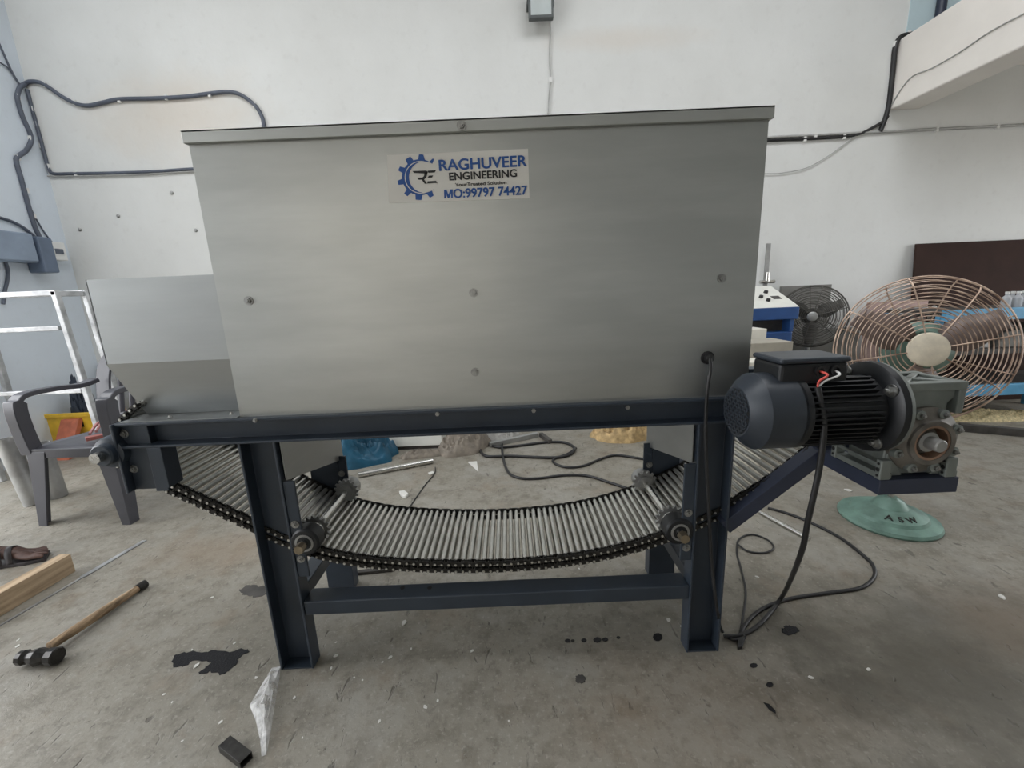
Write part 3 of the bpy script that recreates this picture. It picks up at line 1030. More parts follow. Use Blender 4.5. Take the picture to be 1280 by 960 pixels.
# cast letters on the base
cu_pts = [('A', -30), ('S', -9), ('W', 13)]
for ch, deg in cu_pts:
    cu = bpy.data.curves.new('cast_letter', 'FONT')
    cu.body = ch
    cu.size = .046
    cu.offset = .0012
    cu.extrude = .002
    cu.align_x = 'CENTER'
    o = bpy.data.objects.new('cast_letter', cu)
    COL.objects.link(o)
    bpy.context.view_layer.update()
    me = bpy.data.meshes.new_from_object(o.evaluated_get(bpy.context.evaluated_depsgraph_get()))
    bpy.data.objects.remove(o)
    me.materials.clear()
    me.materials.append(M['chain'])
    lo_ = bpy.data.objects.new('cast_letter', me)
    COL.objects.link(lo_)
    lo_.parent = bigbase
    a_ = math.radians(deg - 12)
    r = .138
    lo_.location = (bk.x + r * math.sin(a_), bk.y - r * math.cos(a_), .0600)
    lo_.rotation_euler = (math.radians(19), 0, a_)
pc = px_y(1017, 396, 3.72)
make_fan('pedestal_fan', 'small dusty black pedestal fan standing against the back wall', .27, 14, .0028, M['fan_black'], M['pipe'], M['fan_black'], M['fan_black'], M['fan_black'],
         pc.z, .18, 6, math.radians(28), math.radians(4), (pc.x + .03, 3.80, 0), .042, M['fan_black'])

# ------------------------------------------------------------------ PLASTIC CHAIR
def make_chair():
    c = thing('plastic_armchair', 'dark grey moulded plastic armchair behind the hopper end of the machine', 'chair', (0, 0, 0))
    m = M['chair']
    # seat: dished slab with a rolled front
    n = 12
    vs, fs = [], []
    for j in range(n + 1):
        for i in range(n + 1):
            x = -.25 + .5 * i / n
            y = -.24 + .46 * j / n
            s_ = (2 * i / n - 1)
            z = .478 - .018 * math.cos(s_ * PI / 2) * math.sin(PI * j / n) - .02 * max(0, (j / n - .3)) - (.018 if j == 0 else 0)
            vs.append((x * (1 - .10 * j / n), y, z))
    for j in range(n):
        for i in range(n):
            q = j * (n + 1) + i
            fs.append((q, q + 1, q + n + 2, q + n + 1))
    o = MB().add(vs, fs).build('seat', m, c, 60)
    s2 = o.modifiers.new('thickness', 'SOLIDIFY')
    s2.thickness = .012
    # apron with arched lower edge
    ap = []
    for i in range(17):
        x = -.255 + .51 * i / 16
        e = abs(2 * i / 16 - 1)
        ap.append((x, -.245, .472 - .055 - .06 * max(0, (e - .72) / .28) ** 2))
    poly = [(-.255, -.245, .472), (.255, -.245, .472)] + ap[::-1]
    MB().prism(poly, (0, .012, 0)).build('apron', m, c, 0, .003)
    for s_ in (-1, 1):
        xx = s_ * .245
        MB().prism([(xx, -.24, .472), (xx, .20, .45), (xx, .20, .40), (xx, .1, .415), (xx, -.1, .42), (xx, -.24, .38)], (s_ * .012, 0, 0)).build('apron', m, c, 0, .003)
    # legs: tapered L-sections, splayed
    for sx in (-1, 1):
        for sy in (-1, 1):
            yt, yb = (-.22, -.255) if sy < 0 else (.19, .27)
            tp = [(sx * .26, yt - .028), (sx * .150, yt - .028), (sx * .150, yt - .018), (sx * .246, yt - .018), (sx * .246, yt + .07), (sx * .26, yt + .07)]
            bt = [(sx * .288, yb - .02), (sx * .236, yb - .02), (sx * .236, yb - .012), (sx * .278, yb - .012), (sx * .278, yb + .04), (sx * .288, yb + .04)]
            if sy > 0:
                tp = [(x, 2 * yt - y) for x, y in tp]
                bt = [(x, 2 * yb - y) for x, y in bt]
            k = len(tp)
            b = MB().add([(x, y, .455) for x, y in tp] + [(x, y, 0) for x, y in bt],
                         [tuple(range(k)), tuple(range(2 * k - 1, k - 1, -1))] + [(i, (i + 1) % k, (i + 1) % k + k, i + k) for i in range(k)])
            b.build('leg', m, c, 0, .002)
    # arms: front post + top rail sweeping to the back
    for s_ in (-1, 1):
        pts = [V((s_ * .262, -.215, .44)), V((s_ * .272, -.222, .56)), V((s_ * .275, -.225, .70)), V((s_ * .275, -.205, .765)), V((s_ * .272, -.14, .785)), V((s_ * .265, .0, .782)), V((s_ * .255, .12, .772)), V((s_ * .24, .21, .79))]
        sp = spline(pts, 5)
        b = MB()
        vs, fs = [], []
        for i, p in enumerate(sp):
            d = (sp[min(i + 1, len(sp) - 1)] - sp[max(i - 1, 0)]).normalized()
            sd = V((1, 0, 0))
            up_ = sd.cross(d).normalized()
            wd = .034
            th = .014 if p.z > .75 else .034
            for a_, b2 in ((-1, -1), (1, -1), (1, 1), (-1, 1)):
                vs.append(p + sd * a_ * wd + up_ * b2 * th)
        for i in range(len(sp) - 1):
            for k in range(4):
                fs.append((i * 4 + k, i * 4 + (k + 1) % 4, i * 4 + 4 + (k + 1) % 4, i * 4 + 4 + k))
        fs += [(3, 2, 1, 0), tuple(len(vs) - 4 + k for k in range(4))]
        b.add(vs, fs).build('arm', m, c, 50, .006)
    # backrest: rounded frame with vertical slats

    def bk_(x, z):
        q = (z - .45) / .50
        return V((x, .205 + .10 * q - .05 * (1 - (x / .24) ** 2) * -1 * .5, z))
    fr = [bk_(-.215, .45), bk_(-.238, .60), bk_(-.245, .76), bk_(-.225, .88), bk_(-.15, .94), bk_(0, .955), bk_(.15, .94), bk_(.225, .88), bk_(.245, .76), bk_(.238, .60), bk_(.215, .45)]
    b = MB()
    sp = spline(fr, 5)
    vs, fs = [], []
    for i, p in enumerate(sp):
        d = (sp[min(i + 1, len(sp) - 1)] - sp[max(i - 1, 0)]).normalized()
        nrm = V((0, 1, -.2)).normalized()
        sd = d.cross(nrm).normalized()
        for a_, b2 in ((-1, -1), (1, -1), (1, 1), (-1, 1)):
            vs.append(p + sd * a_ * .048 + nrm * b2 * .008)
    for i in range(len(sp) - 1):
        for k in range(4):
            fs.append((i * 4 + k, i * 4 + (k + 1) % 4, i * 4 + 4 + (k + 1) % 4, i * 4 + 4 + k))
    fs += [(3, 2, 1, 0), tuple(len(vs) - 4 + k for k in range(4))]
    back = b.add(vs, fs).build('backrest', m, c, 50, .004)
    for x in (-.14, -.07, 0, .07, .14):
        MB().tube([bk_(x, .53), bk_(x, .7), bk_(x, .93)], .017, 8, 4).build('slat', m, back, 60)
    MB().tube([bk_(-.225, .54), bk_(0, .54), bk_(.225, .54)], .02, 8, 4).build('cross_bar', m, back, 60)
    return c


ch = make_chair()
ch.location = (-2.555, 2.55, 0)
ch.rotation_euler = (0, 0, math.radians(-3))
# things on the chair seat
rp = [px_z(120, 540, .50), px_z(128, 528, .515), px_z(140, 521, .52), px_z(150, 517, .52), px_z(160, 514, .525), px_z(172, 513, .52), px_z(184, 516, .51)]
k = MB()
for i in range(4):
    k.tube([p + V((.012 * i, .03 * i - .04, .006 * (i % 2))) for p in rp], .0085, 6, 6)
tag(k.build('rope_bundle', M['pink'], None, 60, 0, rp[0]), 'bundle of dusty pink cord lying on the grey plastic chair seat', 'cord')
tag(MB().bar(px_z(107, 549, .495), px_z(136, 543, .495), .045, .022).build('wooden_strip', M['brown_red'], None, 0, .003, px_z(107, 549, .48)), 'short red brown strip lying on the front of the plastic chair seat', 'strip')

# ------------------------------------------------------------------ LEFT: tube frame, pipes, crate
tf = thing('tube_stand', 'bare steel square tube stand behind the plastic chair', 'stand', (-3.13, 3.05, 0))
YF0, YF1 = 3.0, 3.18
TW = .036
pt = px_y(69, 366, YF0)
xa = pt.x
for y, xo in ((YF0, 0), (YF1, .03)):
    MB().bar((xa + xo, y, 1.385), (xa + xo + .07, y, 0), TW, TW, (0, 1, 0)).build('post', M['galv'], tf, 0, .004)
    MB().bar((xa - .78 + xo, y, 1.385), (xa - .78 + xo, y, 0), TW, TW, (0, 1, 0)).build('post', M['galv'], tf, 0, .004)
for u, v in ((76, 410), (104, 488)):
    p = px_y(u, v, YF0)
    MB().bar((p.x, YF0, p.z), (xa - .78, YF0, p.z), TW * .9, TW * .9).build('bar', M['galv'], tf, 0, .004)
MB().bar((xa + .015, YF0, 1.372), (xa - .78, YF0, 1.372), TW, TW).build('bar', M['galv'], tf, 0, .004)
MB().bar((xa + .03, YF1, 1.372), (xa - .78, YF1, 1.372), TW, TW).build('bar', M['galv'], tf, 0, .004)
for xo in (.0, -.78):
    MB().bar((xa + xo, YF0, 1.365), (xa + xo + .02, YF1, 1.365), TW, TW).build('bar', M['galv'], tf, 0, .004)
# grey sheet leaning behind
q = [V((-4.10, 4.02, .0)), V((-2.75, 4.02, .0)), V((-2.75, 4.15, .80)), V((-4.10, 4.15, .70))]
tag(MB().prism(q, (0, .012, 0)).build('metal_sheet', M['grey_sheet'], None, 0, .003, (-3.5, 4.02, 0)), 'grey metal sheet leaning behind the bare tube stand', 'sheet')


def pipe_piece(u0, u1, vb, vt, label, lean):
    c = px_z((u0 + u1) / 2, vb, 0)
    r = (px_z(u1, vb, 0) - px_z(u0, vb, 0)).length / 2 * .82
    tpz = px_y((u0 + u1) / 2, vt, c.y).z
    b = MB().ring(c + V((0, r, 0)), c + V((lean, r, tpz)), r, r - .006, 28)
    return tag(b.build('steel_pipe', M['pipe'], None, 30, 0, c), label, 'pipe')


pipe_piece(22, 43, 634, 550, 'upright grey steel pipe offcut left of the chair, nearer of two', -.06)
pipe_piece(54, 74, 625, 556, 'upright grey steel pipe offcut seen between the chair front legs', -.02)
# yellow crate with things
cy = 3.62
p0, p1 = px_y(53, 518, cy), px_y(118, 516, cy)
cr = thing('yellow_crate', 'yellow plastic crate on the floor seen through the chair arms', 'crate', ((p0.x + p1.x) / 2, cy + .15, 0))
cz = p0.z
b = MB()
for (x0, x1, y0, y1) in ((p0.x, p1.x, cy, cy + .012), (p0.x, p1.x, cy + .29, cy + .302), (p0.x, p0.x + .012, cy, cy + .3), (p1.x - .012, p1.x, cy, cy + .3)):
    b.box(x0, x1, y0, y1, 0, cz)
b.box(p0.x, p1.x, cy, cy + .3, 0, .012)
cb = b.build('body', M['yellow'], cr, 0, .004)
MB().box(p0.x - .015, p1.x + .015, cy - .012, cy, cz - .035, cz).build('rim', M['yellow'], cr, 0, .004)
lx = (p0.x + p1.x) / 2 + .04
MB().box(lx, lx + .07, cy - .002, cy, cz - .13, cz - .08).build('print', M['decal_black'], cb)


def heap(name, c, rx, ry, h, seed, m, label, cat, fold=9.0, rotz=0.0, group=None, flat=.25):
    n_r, n_a = 34, 96
    vs, fs = [V((0, 0, h))], []
    for i in range(1, n_r + 1):
        q = i / n_r
        for k in range(n_a):
            a_ = 2 * PI * k / n_a
            edge = 1 + .28 * noise.noise(V((math.cos(a_) * 1.6, math.sin(a_) * 1.6, seed)))
            x, y = math.cos(a_) * q * edge, math.sin(a_) * q * edge
            nn = noise.noise(V((x * 1.7, y * 1.7, seed + 5)))
            rid = 1 - abs(noise.noise(V((x * fold * .33 + nn * 1.5, y * fold * .15, seed + 9)))) * 2
            prof = (1 - q ** 2.2) ** .6
            rid2 = 1 - abs(noise.noise(V((x * fold * .8 + nn, y * fold * .7 - nn * 2, seed + 14)))) * 2.4
            rid3 = 1 - abs(noise.noise(V((x * fold * 1.7 - nn, y * fold * 1.4, seed + 21)))) * 2.4
            z = h * prof * (.42 + .5 * nn + .42 * rid + .20 * rid2 + .08 * rid3) + h * flat * .15
            if q > .985:
                z = 0
            vs.append(V((x * rx, y * ry, max(0, z))))
    vs[0].z = sum(v.z for v in vs[1:n_a + 1]) / n_a
    for k in range(n_a):
        fs.append((0, 1 + k, 1 + (k + 1) % n_a))
    for i in range(n_r - 1):
        for k in range(n_a):
            k2 = (k + 1) % n_a
            fs.append((1 + i * n_a + k, 1 + (i + 1) * n_a + k, 1 + (i + 1) * n_a + k2, 1 + i * n_a + k2))
    b = MB().add(vs, fs)
    R_ = Matrix.Rotation(rotz, 3, 'Z')
    b.v = [R_ @ p + V(c) for p in b.v]
    return tag(b.build(name, m, None, 50, 0, c), label, cat, group)


heap('dark_bag', ((p0.x + p1.x) / 2 + .02, cy + .15, .02), (p1.x - p0.x) * .36, .10, cz + .17, 3.1, M['dark_cloth'], 'dark crumpled bag stuffed in the yellow crate', 'bag')
rx_ = px_y(80, 530, cy - .12)
tag(MB().prism([(rx_.x - .10, cy - .22, 0), (rx_.x + .06, cy - .22, 0), (rx_.x + .04, cy - .03, cz - .05), (rx_.x - .12, cy - .03, cz - .05)], (0, .05, .0)).build('orange_box', M['orange_red'], None, 0, .004, (rx_.x, cy - .2, 0)), 'orange red carton leaning against the yellow crate', 'carton')

# ------------------------------------------------------------------ LEFT FLOOR: plank, strip, hammer, foot, debris
a0, a1 = V((-2.178, 1.835, 0)), V((-2.26, .75, 0))
d = (a1 - a0).normalized()
sd = V((-d.y, d.x, 0))
if sd.x > 0:
    sd = -sd
tag(MB().prism([a0, a0 + sd * .055, a0 + sd * .055 + V((0, 0, .095)), a0 + V((0, 0, .095))], a1 - a0).build('wooden_plank', M['wood'], None, 0, .002, a0), 'pale wooden plank lying on edge on the floor at the left', 'plank')
s0, s1, s2_ = px_z(181, 676, 0), px_z(103, 722, 0), px_z(-20, 794, 0)
b = MB()
b.prism([s0 + V((-.012, 0, .001)), s0 + V((.012, 0, .001)), s1 + V((.013, 0, .001)), s1 + V((-.013, 0, .001))], (0, 0, .004))
b.prism([s1 + V((-.006, 0, .001)), s1 + V((.006, 0, .001)), s2_ + V((.006, 0, .001)), s2_ + V((-.006, 0, .001))], (0, 0, .003))
tag(b.build('steel_strip', M['galv'], None, 0, 0, s1), 'long thin bright steel strip on the floor between plank and hammer', 'strip')
# hammer
hm = thing('hammer', 'hammer with a long wooden handle lying on the concrete floor', 'hammer', px_z(60, 815, 0))
h0, h1 = px_z(62, 808, .03), px_z(181, 730, .017)
b = MB()
n = 14
pts = [h0.lerp(h1, i / n) for i in range(n + 1)]
rad = [.0125 + .006 * math.sin(PI * min(1, i / n * .75 + .2)) for i in range(n + 1)]
b.tube(pts, rad, 12, 1)
b.build('handle', M['handle'], hm, 50)
MB().tube([h1 - (h1 - h0).normalized() * .035, h1 + (h1 - h0).normalized() * .003], .0185, 12, 1).build('grip_end', M['hammer'], hm, 40)
hc0, hc1 = px_z(24, 822, .032), px_z(73, 820, .032)
hd = (hc1 - hc0).normalized()
L_ = (hc1 - hc0).length
b = MB().lathe([(.016, 0), (.024, .004), (.026, L_ * .16), (.018, L_ * .24), (.026, L_ * .36), (.031, L_ * .5), (.026, L_ * .64), (.02, L_ * .72), (.03, L_ * .80), (.031, L_ * .97), (.027, L_)], hc0, hd, 10)
b.build('head', M['hammer'], hm, 25)
# foot of a person, cut by the frame's edge
fp = V((-2.50, 1.955, 0))
fd = V((.93, .36, 0)).normalized()
fs_ = V((-fd.y, fd.x, 0))


def skin(name, verts, edges, radii, m, label=None, cat=None, parent=None, sub=1):
    me = bpy.data.meshes.new(name)
    org = ORI.get(parent.name, V((0, 0, 0))) if parent else V(verts[0])
    me.from_pydata([V(v) - org for v in verts], edges, [])
    o = bpy.data.objects.new(name, me)
    COL.objects.link(o)
    if parent:
        o.parent = parent
    else:
        o.location = org
    sk = o.modifiers.new('skin', 'SKIN')
    sk.use_smooth_shade = True
    me.skin_vertices.data if me.skin_vertices else None
    if not me.skin_vertices:
        bm = bmesh.new()
        bm.from_mesh(me)
        bm.verts.layers.skin.verify()
        bm.to_mesh(me)
        bm.free()
    for i, r in enumerate(radii):
        me.skin_vertices[0].data[i].radius = r if isinstance(r, tuple) else (r, r)
        me.skin_vertices[0].data[i].use_root = (i == 0)
    ss = o.modifiers.new('sub', 'SUBSURF')
    ss.levels = ss.render_levels = sub
    me.materials.append(m)
    ORI[o.name] = org
    return o


def fpt(f_, s_, z): return fp + fd * f_ + fs_ * s_ + V((0, 0, z))


ground = .018
fv = [fpt(-.20, 0, ground + .045), fpt(-.245, 0, ground + .032), fpt(-.13, .0, ground + .052), fpt(-.065, .0, ground + .036), fpt(-.03, -.026, ground + .022), fpt(-.03, .022, ground + .02)]
fe = [(0, 1), (0, 2), (2, 3), (3, 4), (3, 5)]
frd = [(.036, .036), (.03, .03), (.036, .034), (.036, .026), (.026, .018), (.024, .016)]
# toes
toes = [(-.046, .062, .0125), (-.02, .066, .0082), (.002, .057, .0078), (.022, .045, .0075), (.041, .03, .0072)]
for i, (s_, ln, r) in enumerate(toes):
    k0 = len(fv)
    root_i = 4 if i < 2 else 5
    fv += [fpt(-.005, s_ * .95, ground + .017), fpt(-.005 + ln * .55, s_ * 1.05, ground + .019), fpt(-.005 + ln, s_ * 1.08, ground + .011)]
    fe += [(root_i, k0), (k0, k0 + 1), (k0 + 1, k0 + 2)]
    frd += [(r * 1.1, r * 1.1), (r, r), (r * .85, r * .8)]


def chain(start, pts, rads):
    """extend the skeleton from vertex index start; returns the last index"""
    prev = start
    for p_, r_ in zip(pts, rads):
        fv.append(p_)
        frd.append(r_ if isinstance(r_, tuple) else (r_, r_))
        fe.append((prev, len(fv) - 1))
        prev = len(fv) - 1
    return prev


PF, PS = -.36, .06                                                    # pelvis, a stride behind the front foot
kn = chain(0, [fpt(-.205, 0, .13), fpt(-.215, .0, .26), fpt(-.22, .0, .36), fpt(-.215, -.01, .50), fpt(-.27, -.02, .70)], (.034, .046, .05, .05, .068))
pel = chain(kn, [fpt(PF + .01, PS - .08, .90), fpt(PF, PS, .95)], (.085, .10))
top_ = chain(pel, [fpt(PF, PS, 1.10), fpt(PF, PS, 1.28), fpt(PF, PS, 1.40), fpt(PF + .005, PS, 1.48), fpt(PF + .02, PS, 1.54)], ((.12, .10), (.145, .11), (.13, .095), .05, .052))
chain(top_, [fpt(PF + .03, PS, 1.61), fpt(PF + .02, PS, 1.69), fpt(PF + .015, PS, 1.73)], ((.078, .092), (.076, .092), (.05, .06)))
hip2 = chain(pel, [fpt(PF - .01, PS + .085, .90), fpt(PF - .05, PS + .08, .70), fpt(PF - .10, PS + .07, .50), fpt(PF - .16, PS + .07, .34), fpt(PF - .22, PS + .07, .13), fpt(PF - .22, PS + .07, .062)], (.085, .068, .05, .05, .034, .036))
chain(hip2, [fpt(PF - .27, PS + .07, .05)], (.03,))
chain(hip2, [fpt(PF - .15, PS + .07, .064), fpt(PF - .08, PS + .07, .045), fpt(PF - .03, PS + .065, .032)], ((.036, .034), (.038, .024), (.034, .014)))
for sg in (-1, 1):
    chain(top_ - 2, [fpt(PF, PS + sg * .19, 1.41), fpt(PF - .03, PS + sg * .25, 1.14), fpt(PF + .04, PS + sg * .20, .96), fpt(PF + .06, PS + sg * .13, .88)], (.055, .043, .034, .03))
person = thing('person', 'person in sandals at the left edge, only the front foot showing behind the plank', 'person', fpt(-.1, 0, 0))
skin('body', fv, fe, frd, M['skin'], parent=person)
sole = [fpt(.062, -.05, 0), fpt(.05, -.01, 0), fpt(.035, .04, 0), fpt(-.06, .05, 0), fpt(-.2, .035, 0), fpt(-.26, .02, 0), fpt(-.275, -.01, 0), fpt(-.24, -.035, 0), fpt(-.1, -.04, 0), fpt(-.02, -.055, 0)]
sd_ = MB().prism(sole, (0, 0, .018)).build('sandal', M['sandal'], person, 0, .003)
for f0 in (-.075, -.115):
    pts = [fpt(f0, -.05, .02), fpt(f0 - .004, -.035, .075), fpt(f0 - .008, 0, .094), fpt(f0 - .004, .035, .07), fpt(f0, .05, .02)]
    b = MB()
    sp = spline(pts, 5)
    b.add([q_ + fd * e for q_ in sp for e in (-.013, .013)], [(2 * i, 2 * i + 1, 2 * i + 3, 2 * i + 2) for i in range(len(sp) - 1)])
    o = b.build('strap', M['sandal'], sd_, 60)
    s3 = o.modifiers.new('thickness', 'SOLIDIFY')
    s3.thickness = .004


def limb(name, pts, rads, m):
    k_ = MB()
    k_.tube(pts, list(rads), 16, 1)
    return k_.build(name, m, person, 60)


for nm_, q_ in (('trouser_leg', [(-.215, 0, .20, .075), (-.22, 0, .36, .08), (-.215, -.01, .50, .08), (-.27, -.02, .70, .095), (PF + .01, PS - .075, .88, .115), (PF, PS - .05, .96, .13)]),
                ('trouser_leg', [(PF - .20, PS + .07, .20, .075), (PF - .16, PS + .07, .34, .08), (PF - .10, PS + .07, .50, .08), (PF - .05, PS + .08, .70, .095), (PF - .01, PS + .08, .88, .115), (PF, PS + .05, .96, .13)])):
    limb(nm_, [fpt(a_, b_, c_) for a_, b_, c_, r_ in q_], [r_ for *_x, r_ in q_], M['trouser'])
q_ = [(PF, PS, .90, .16), (PF, PS, 1.05, .155), (PF, PS, 1.25, .165), (PF, PS, 1.38, .155), (PF, PS, 1.45, .09)]
limb('shirt', [fpt(a_, b_, c_) for a_, b_, c_, r_ in q_], [r_ for *_x, r_ in q_], M['box_blue2'])
for sg in (-1, 1):
    q_ = [(PF, PS + sg * .10, 1.40, .075), (PF, PS + sg * .19, 1.40, .072), (PF - .02, PS + sg * .235, 1.22, .06)]
    limb('sleeve', [fpt(a_, b_, c_) for a_, b_, c_, r_ in q_], [r_ for *_x, r_ in q_], M['box_blue2'])
    MB().lathe([(.004, -.012), (.018, -.008), (.022, .0), (.016, .008)], fpt(PF + .02, PS + sg * .082, 1.63), fs_ * sg, 12).build('ear', M['skin'], person, 60)
    MB().lathe([(.001, .006), (.008, .004), (.011, 0)], fpt(PF + .108, PS + sg * .032, 1.65), fd, 10, False).build('eye', M['black'], person, 60)
MB().lathe([(.016, 0), (.013, .012), (.005, .022)], fpt(PF + .10, PS, 1.615), fd, 10).build('nose', M['skin'], person, 60)
MB().bar(fpt(PF + .108, PS - .025, 1.575), fpt(PF + .108, PS + .025, 1.575), .012, .012).build('mouth', M['sandal'], person, 0, .003)
MB().lathe([(.088, -.03), (.098, .0), (.094, .04), (.06, .075), (.01, .088)], fpt(PF + .005, PS, 1.685), (0, 0, 1), 24).build('hair', M['black'], person, 60)


# oil marks: thin wet patches with ragged outlines
def splat(name, pix, label, cat, h=.0012, group=None, m='oil', rag=.0):
    pts = [px_z(u, v, .0004) for u, v in pix]
    if rag:
        pts = [p + V((random.uniform(-rag, rag), random.uniform(-rag, rag), 0)) for p in spline(pts, 4, True)]
    c = sum(pts, V((0, 0, 0))) / len(pts)
    return tag(MB().prism(pts, (0, 0, h)).build(name, M[m], None, 0, 0, c), label, cat, group)


splat('oil_stain', [(216, 826), (222, 818), (240, 815), (262, 814), (272, 812), (288, 815), (304, 811), (312, 814), (302, 819), (296, 828), (288, 838), (276, 844), (262, 840), (250, 842), (256, 834), (262, 828), (246, 824), (236, 830), (222, 834)],
      'dark wet oil stain on the floor left of the near left leg', 'stain', rag=.006)
splat('oil_stain', [(300, 738), (310, 732), (324, 733), (333, 737), (332, 743), (318, 746), (304, 744)], 'small grey damp patch close beside the near left leg', 'stain', rag=.008, m='dark_steel')
for nth, (u, v, r) in zip(('leftmost', 'second', 'third', 'fourth and largest', 'fifth', 'rightmost'), ((709.5, 801, 3), (716, 801, 2), (730, 800.5, 3), (746.5, 800, 4.3), (756.5, 799.5, 3.2), (773, 797, 2))):
    splat('oil_drip', [(u + r * 1.2 * math.cos(a_), v + r * .8 * math.sin(a_)) for a_ in [k * PI / 4 for k in range(8)]], 'black oil drip, %s in the short row before the front rail' % nth, 'stain', group='row of oil drips')
splat('oil_drip', [(822 + 6 * math.cos(k * PI / 5), 796.5 + 5 * math.sin(k * PI / 5)) for k in range(10)], 'large round black oil drip left of the near right leg', 'stain')
splat('oil_drip', [(725.5 + 6 * math.cos(k * PI / 5), 849 + 5.5 * math.sin(k * PI / 5)) for k in range(10)], 'faded round oil spot on the bare floor before the machine', 'stain', m='dark_steel', rag=.003)
splat('oil_drip', [(954, 878), (961, 880), (969, 888), (970, 892), (962, 888)], 'elongated black oil drip farthest down at the right of the floor', 'stain')
splat('oil_drip', [(962 + 4.5 * math.cos(k * PI / 4), 856 + 3.5 * math.sin(k * PI / 4)) for k in range(8)], 'round black oil drip below the cable loop, middle of three', 'stain')
splat('oil_drip', [(942 + 5 * math.cos(k * PI / 4), 832 + 3 * math.sin(k * PI / 4)) for k in range(8)], 'round black oil drip below the cable loop, uppermost of three', 'stain')
splat('oil_drip', [(988 + 10 * math.cos(k * PI / 6), 788 + 6 * math.sin(k * PI / 6)) for k in range(12)], 'dark oil spot inside the cable bend right of the near right leg', 'stain', rag=.004)

# crumpled clear film
fm = [(351, 833), (340, 835), (326, 858), (312, 882), (320, 902), (325, 925), (327, 946), (333, 944), (338, 918), (344, 880), (349, 850)]
b = MB()
ctr = px_z(334, 880, .02)
rim = [px_z(u, v, .002) for u, v in fm]
vs, fs = [ctr], []
lv = 5
for i in range(1, lv + 1):
    for k, p in enumerate(rim):
        q = ctr.lerp(p, i / lv)
        q.z = .003 + .028 * (1 - (i / lv) ** 2) * (.5 + abs(noise.noise(V((k * .9, i * .8, 2.2)))) * 1.6)
        vs.append(q)
nn_ = len(rim)
for k in range(nn_):
    fs.append((0, 1 + k, 1 + (k + 1) % nn_))
for i in range(lv - 1):
    for k in range(nn_):
        k2 = (k + 1) % nn_
        fs.append((1 + i * nn_ + k, 1 + (i + 1) * nn_ + k, 1 + (i + 1) * nn_ + k2, 1 + i * nn_ + k2))
tag(b.add(vs, fs).build('plastic_film', M['film'], None, 0, 0, (ctr.x, ctr.y, 0)), 'crumpled clear plastic film at the foot of the near left leg', 'plastic')
# short black square tube offcut
t0, t1 = px_z(281, 929, .013), px_z(308, 950, .013)
dd = (t1 - t0).normalized()
ss_ = V((-dd.y, dd.x, 0))
o_ = [t0 + ss_ * a_ * .017 + V((0, 0, b_ * .012)) for a_, b_ in ((-1, -1), (1, -1), (1, 1), (-1, 1))]
i_ = [t0 + ss_ * a_ * .0145 + V((0, 0, b_ * .0095)) for a_, b_ in ((-1, -1), (1, -1), (1, 1), (-1, 1))]
b = MB()
vs = o_ + i_ + [p + (t1 - t0) for p in o_] + [p + (t1 - t0) for p in i_]
fs = []
for k in range(4):
    j = (k + 1) % 4
    fs += [(k, j, 8 + j, 8 + k), (4 + k, 12 + k, 12 + j, 4 + j), (k, 4 + k, 4 + j, j), (8 + k, 8 + j, 12 + j, 12 + k)]
b.add(vs, fs)
b.v = [p + V((0, 0, -.002)) for p in b.v]
tag(b.build('tube_offcut', M['chain'], None, 0, .001, (t0.x, t0.y, 0)), 'short black rectangular tube offcut lying below the plastic film', 'offcut')

# pale chips of debris
CH = []
for s_ in range(3):
    random.seed(20 + s_)
    pts = [(random.uniform(.7, 1.1) * math.cos(k * PI / 3), random.uniform(.45, .8) * math.sin(k * PI / 3), 0) for k in range(6)]
    CH.append(MB().prism(pts, (.1, 0, .5)).mesh('floor_chip', M['paper']))
random.seed(4)
for i, (u, v, r) in enumerate(((505, 779, 5), (488, 822, 4), (532, 884, 4), (590, 814, 3), (420, 820, 4), (443, 847, 2), (453, 850, 2), (547, 876, 3), (414, 835, 3), (474, 902, 3), (636, 901, 2), (514, 811, 2), (478, 828, 2),
                               (420, 803, 2), (245, 833, 5), (320, 847, 3), (22, 808, 4), (23, 800, 3), (368, 872, 3), (276, 903, 4), (215, 878, 2), (228, 926, 2), (293, 804, 3), (240, 812, 2), (378, 922, 2), (265, 747, 3), (848, 720, 2),
                               (836, 775, 4), (852, 783, 3), (1253, 747, 6), (1014, 847, 4), (1086, 837, 4), (946, 721, 3), (835, 774, 3), (205, 868, 3), (724, 711, 2), (1060, 613, 5))):
    p = px_z(u, v, 0)
    z_ = ((p - CAM).dot(FWD)) / FPX
    o = bpy.data.objects.new('floor_chip', CH[i % 3])
    COL.objects.link(o)
    o.location = p
    o.rotation_euler = (0, 0, random.uniform(0, 6))
    sc_ = r * z_ * .8
    o.scale = (sc_, sc_, sc_ * .5)
    tag(o, 'small pale chip of debris lying on the concrete floor', 'debris', 'pale chips scattered on the floor')

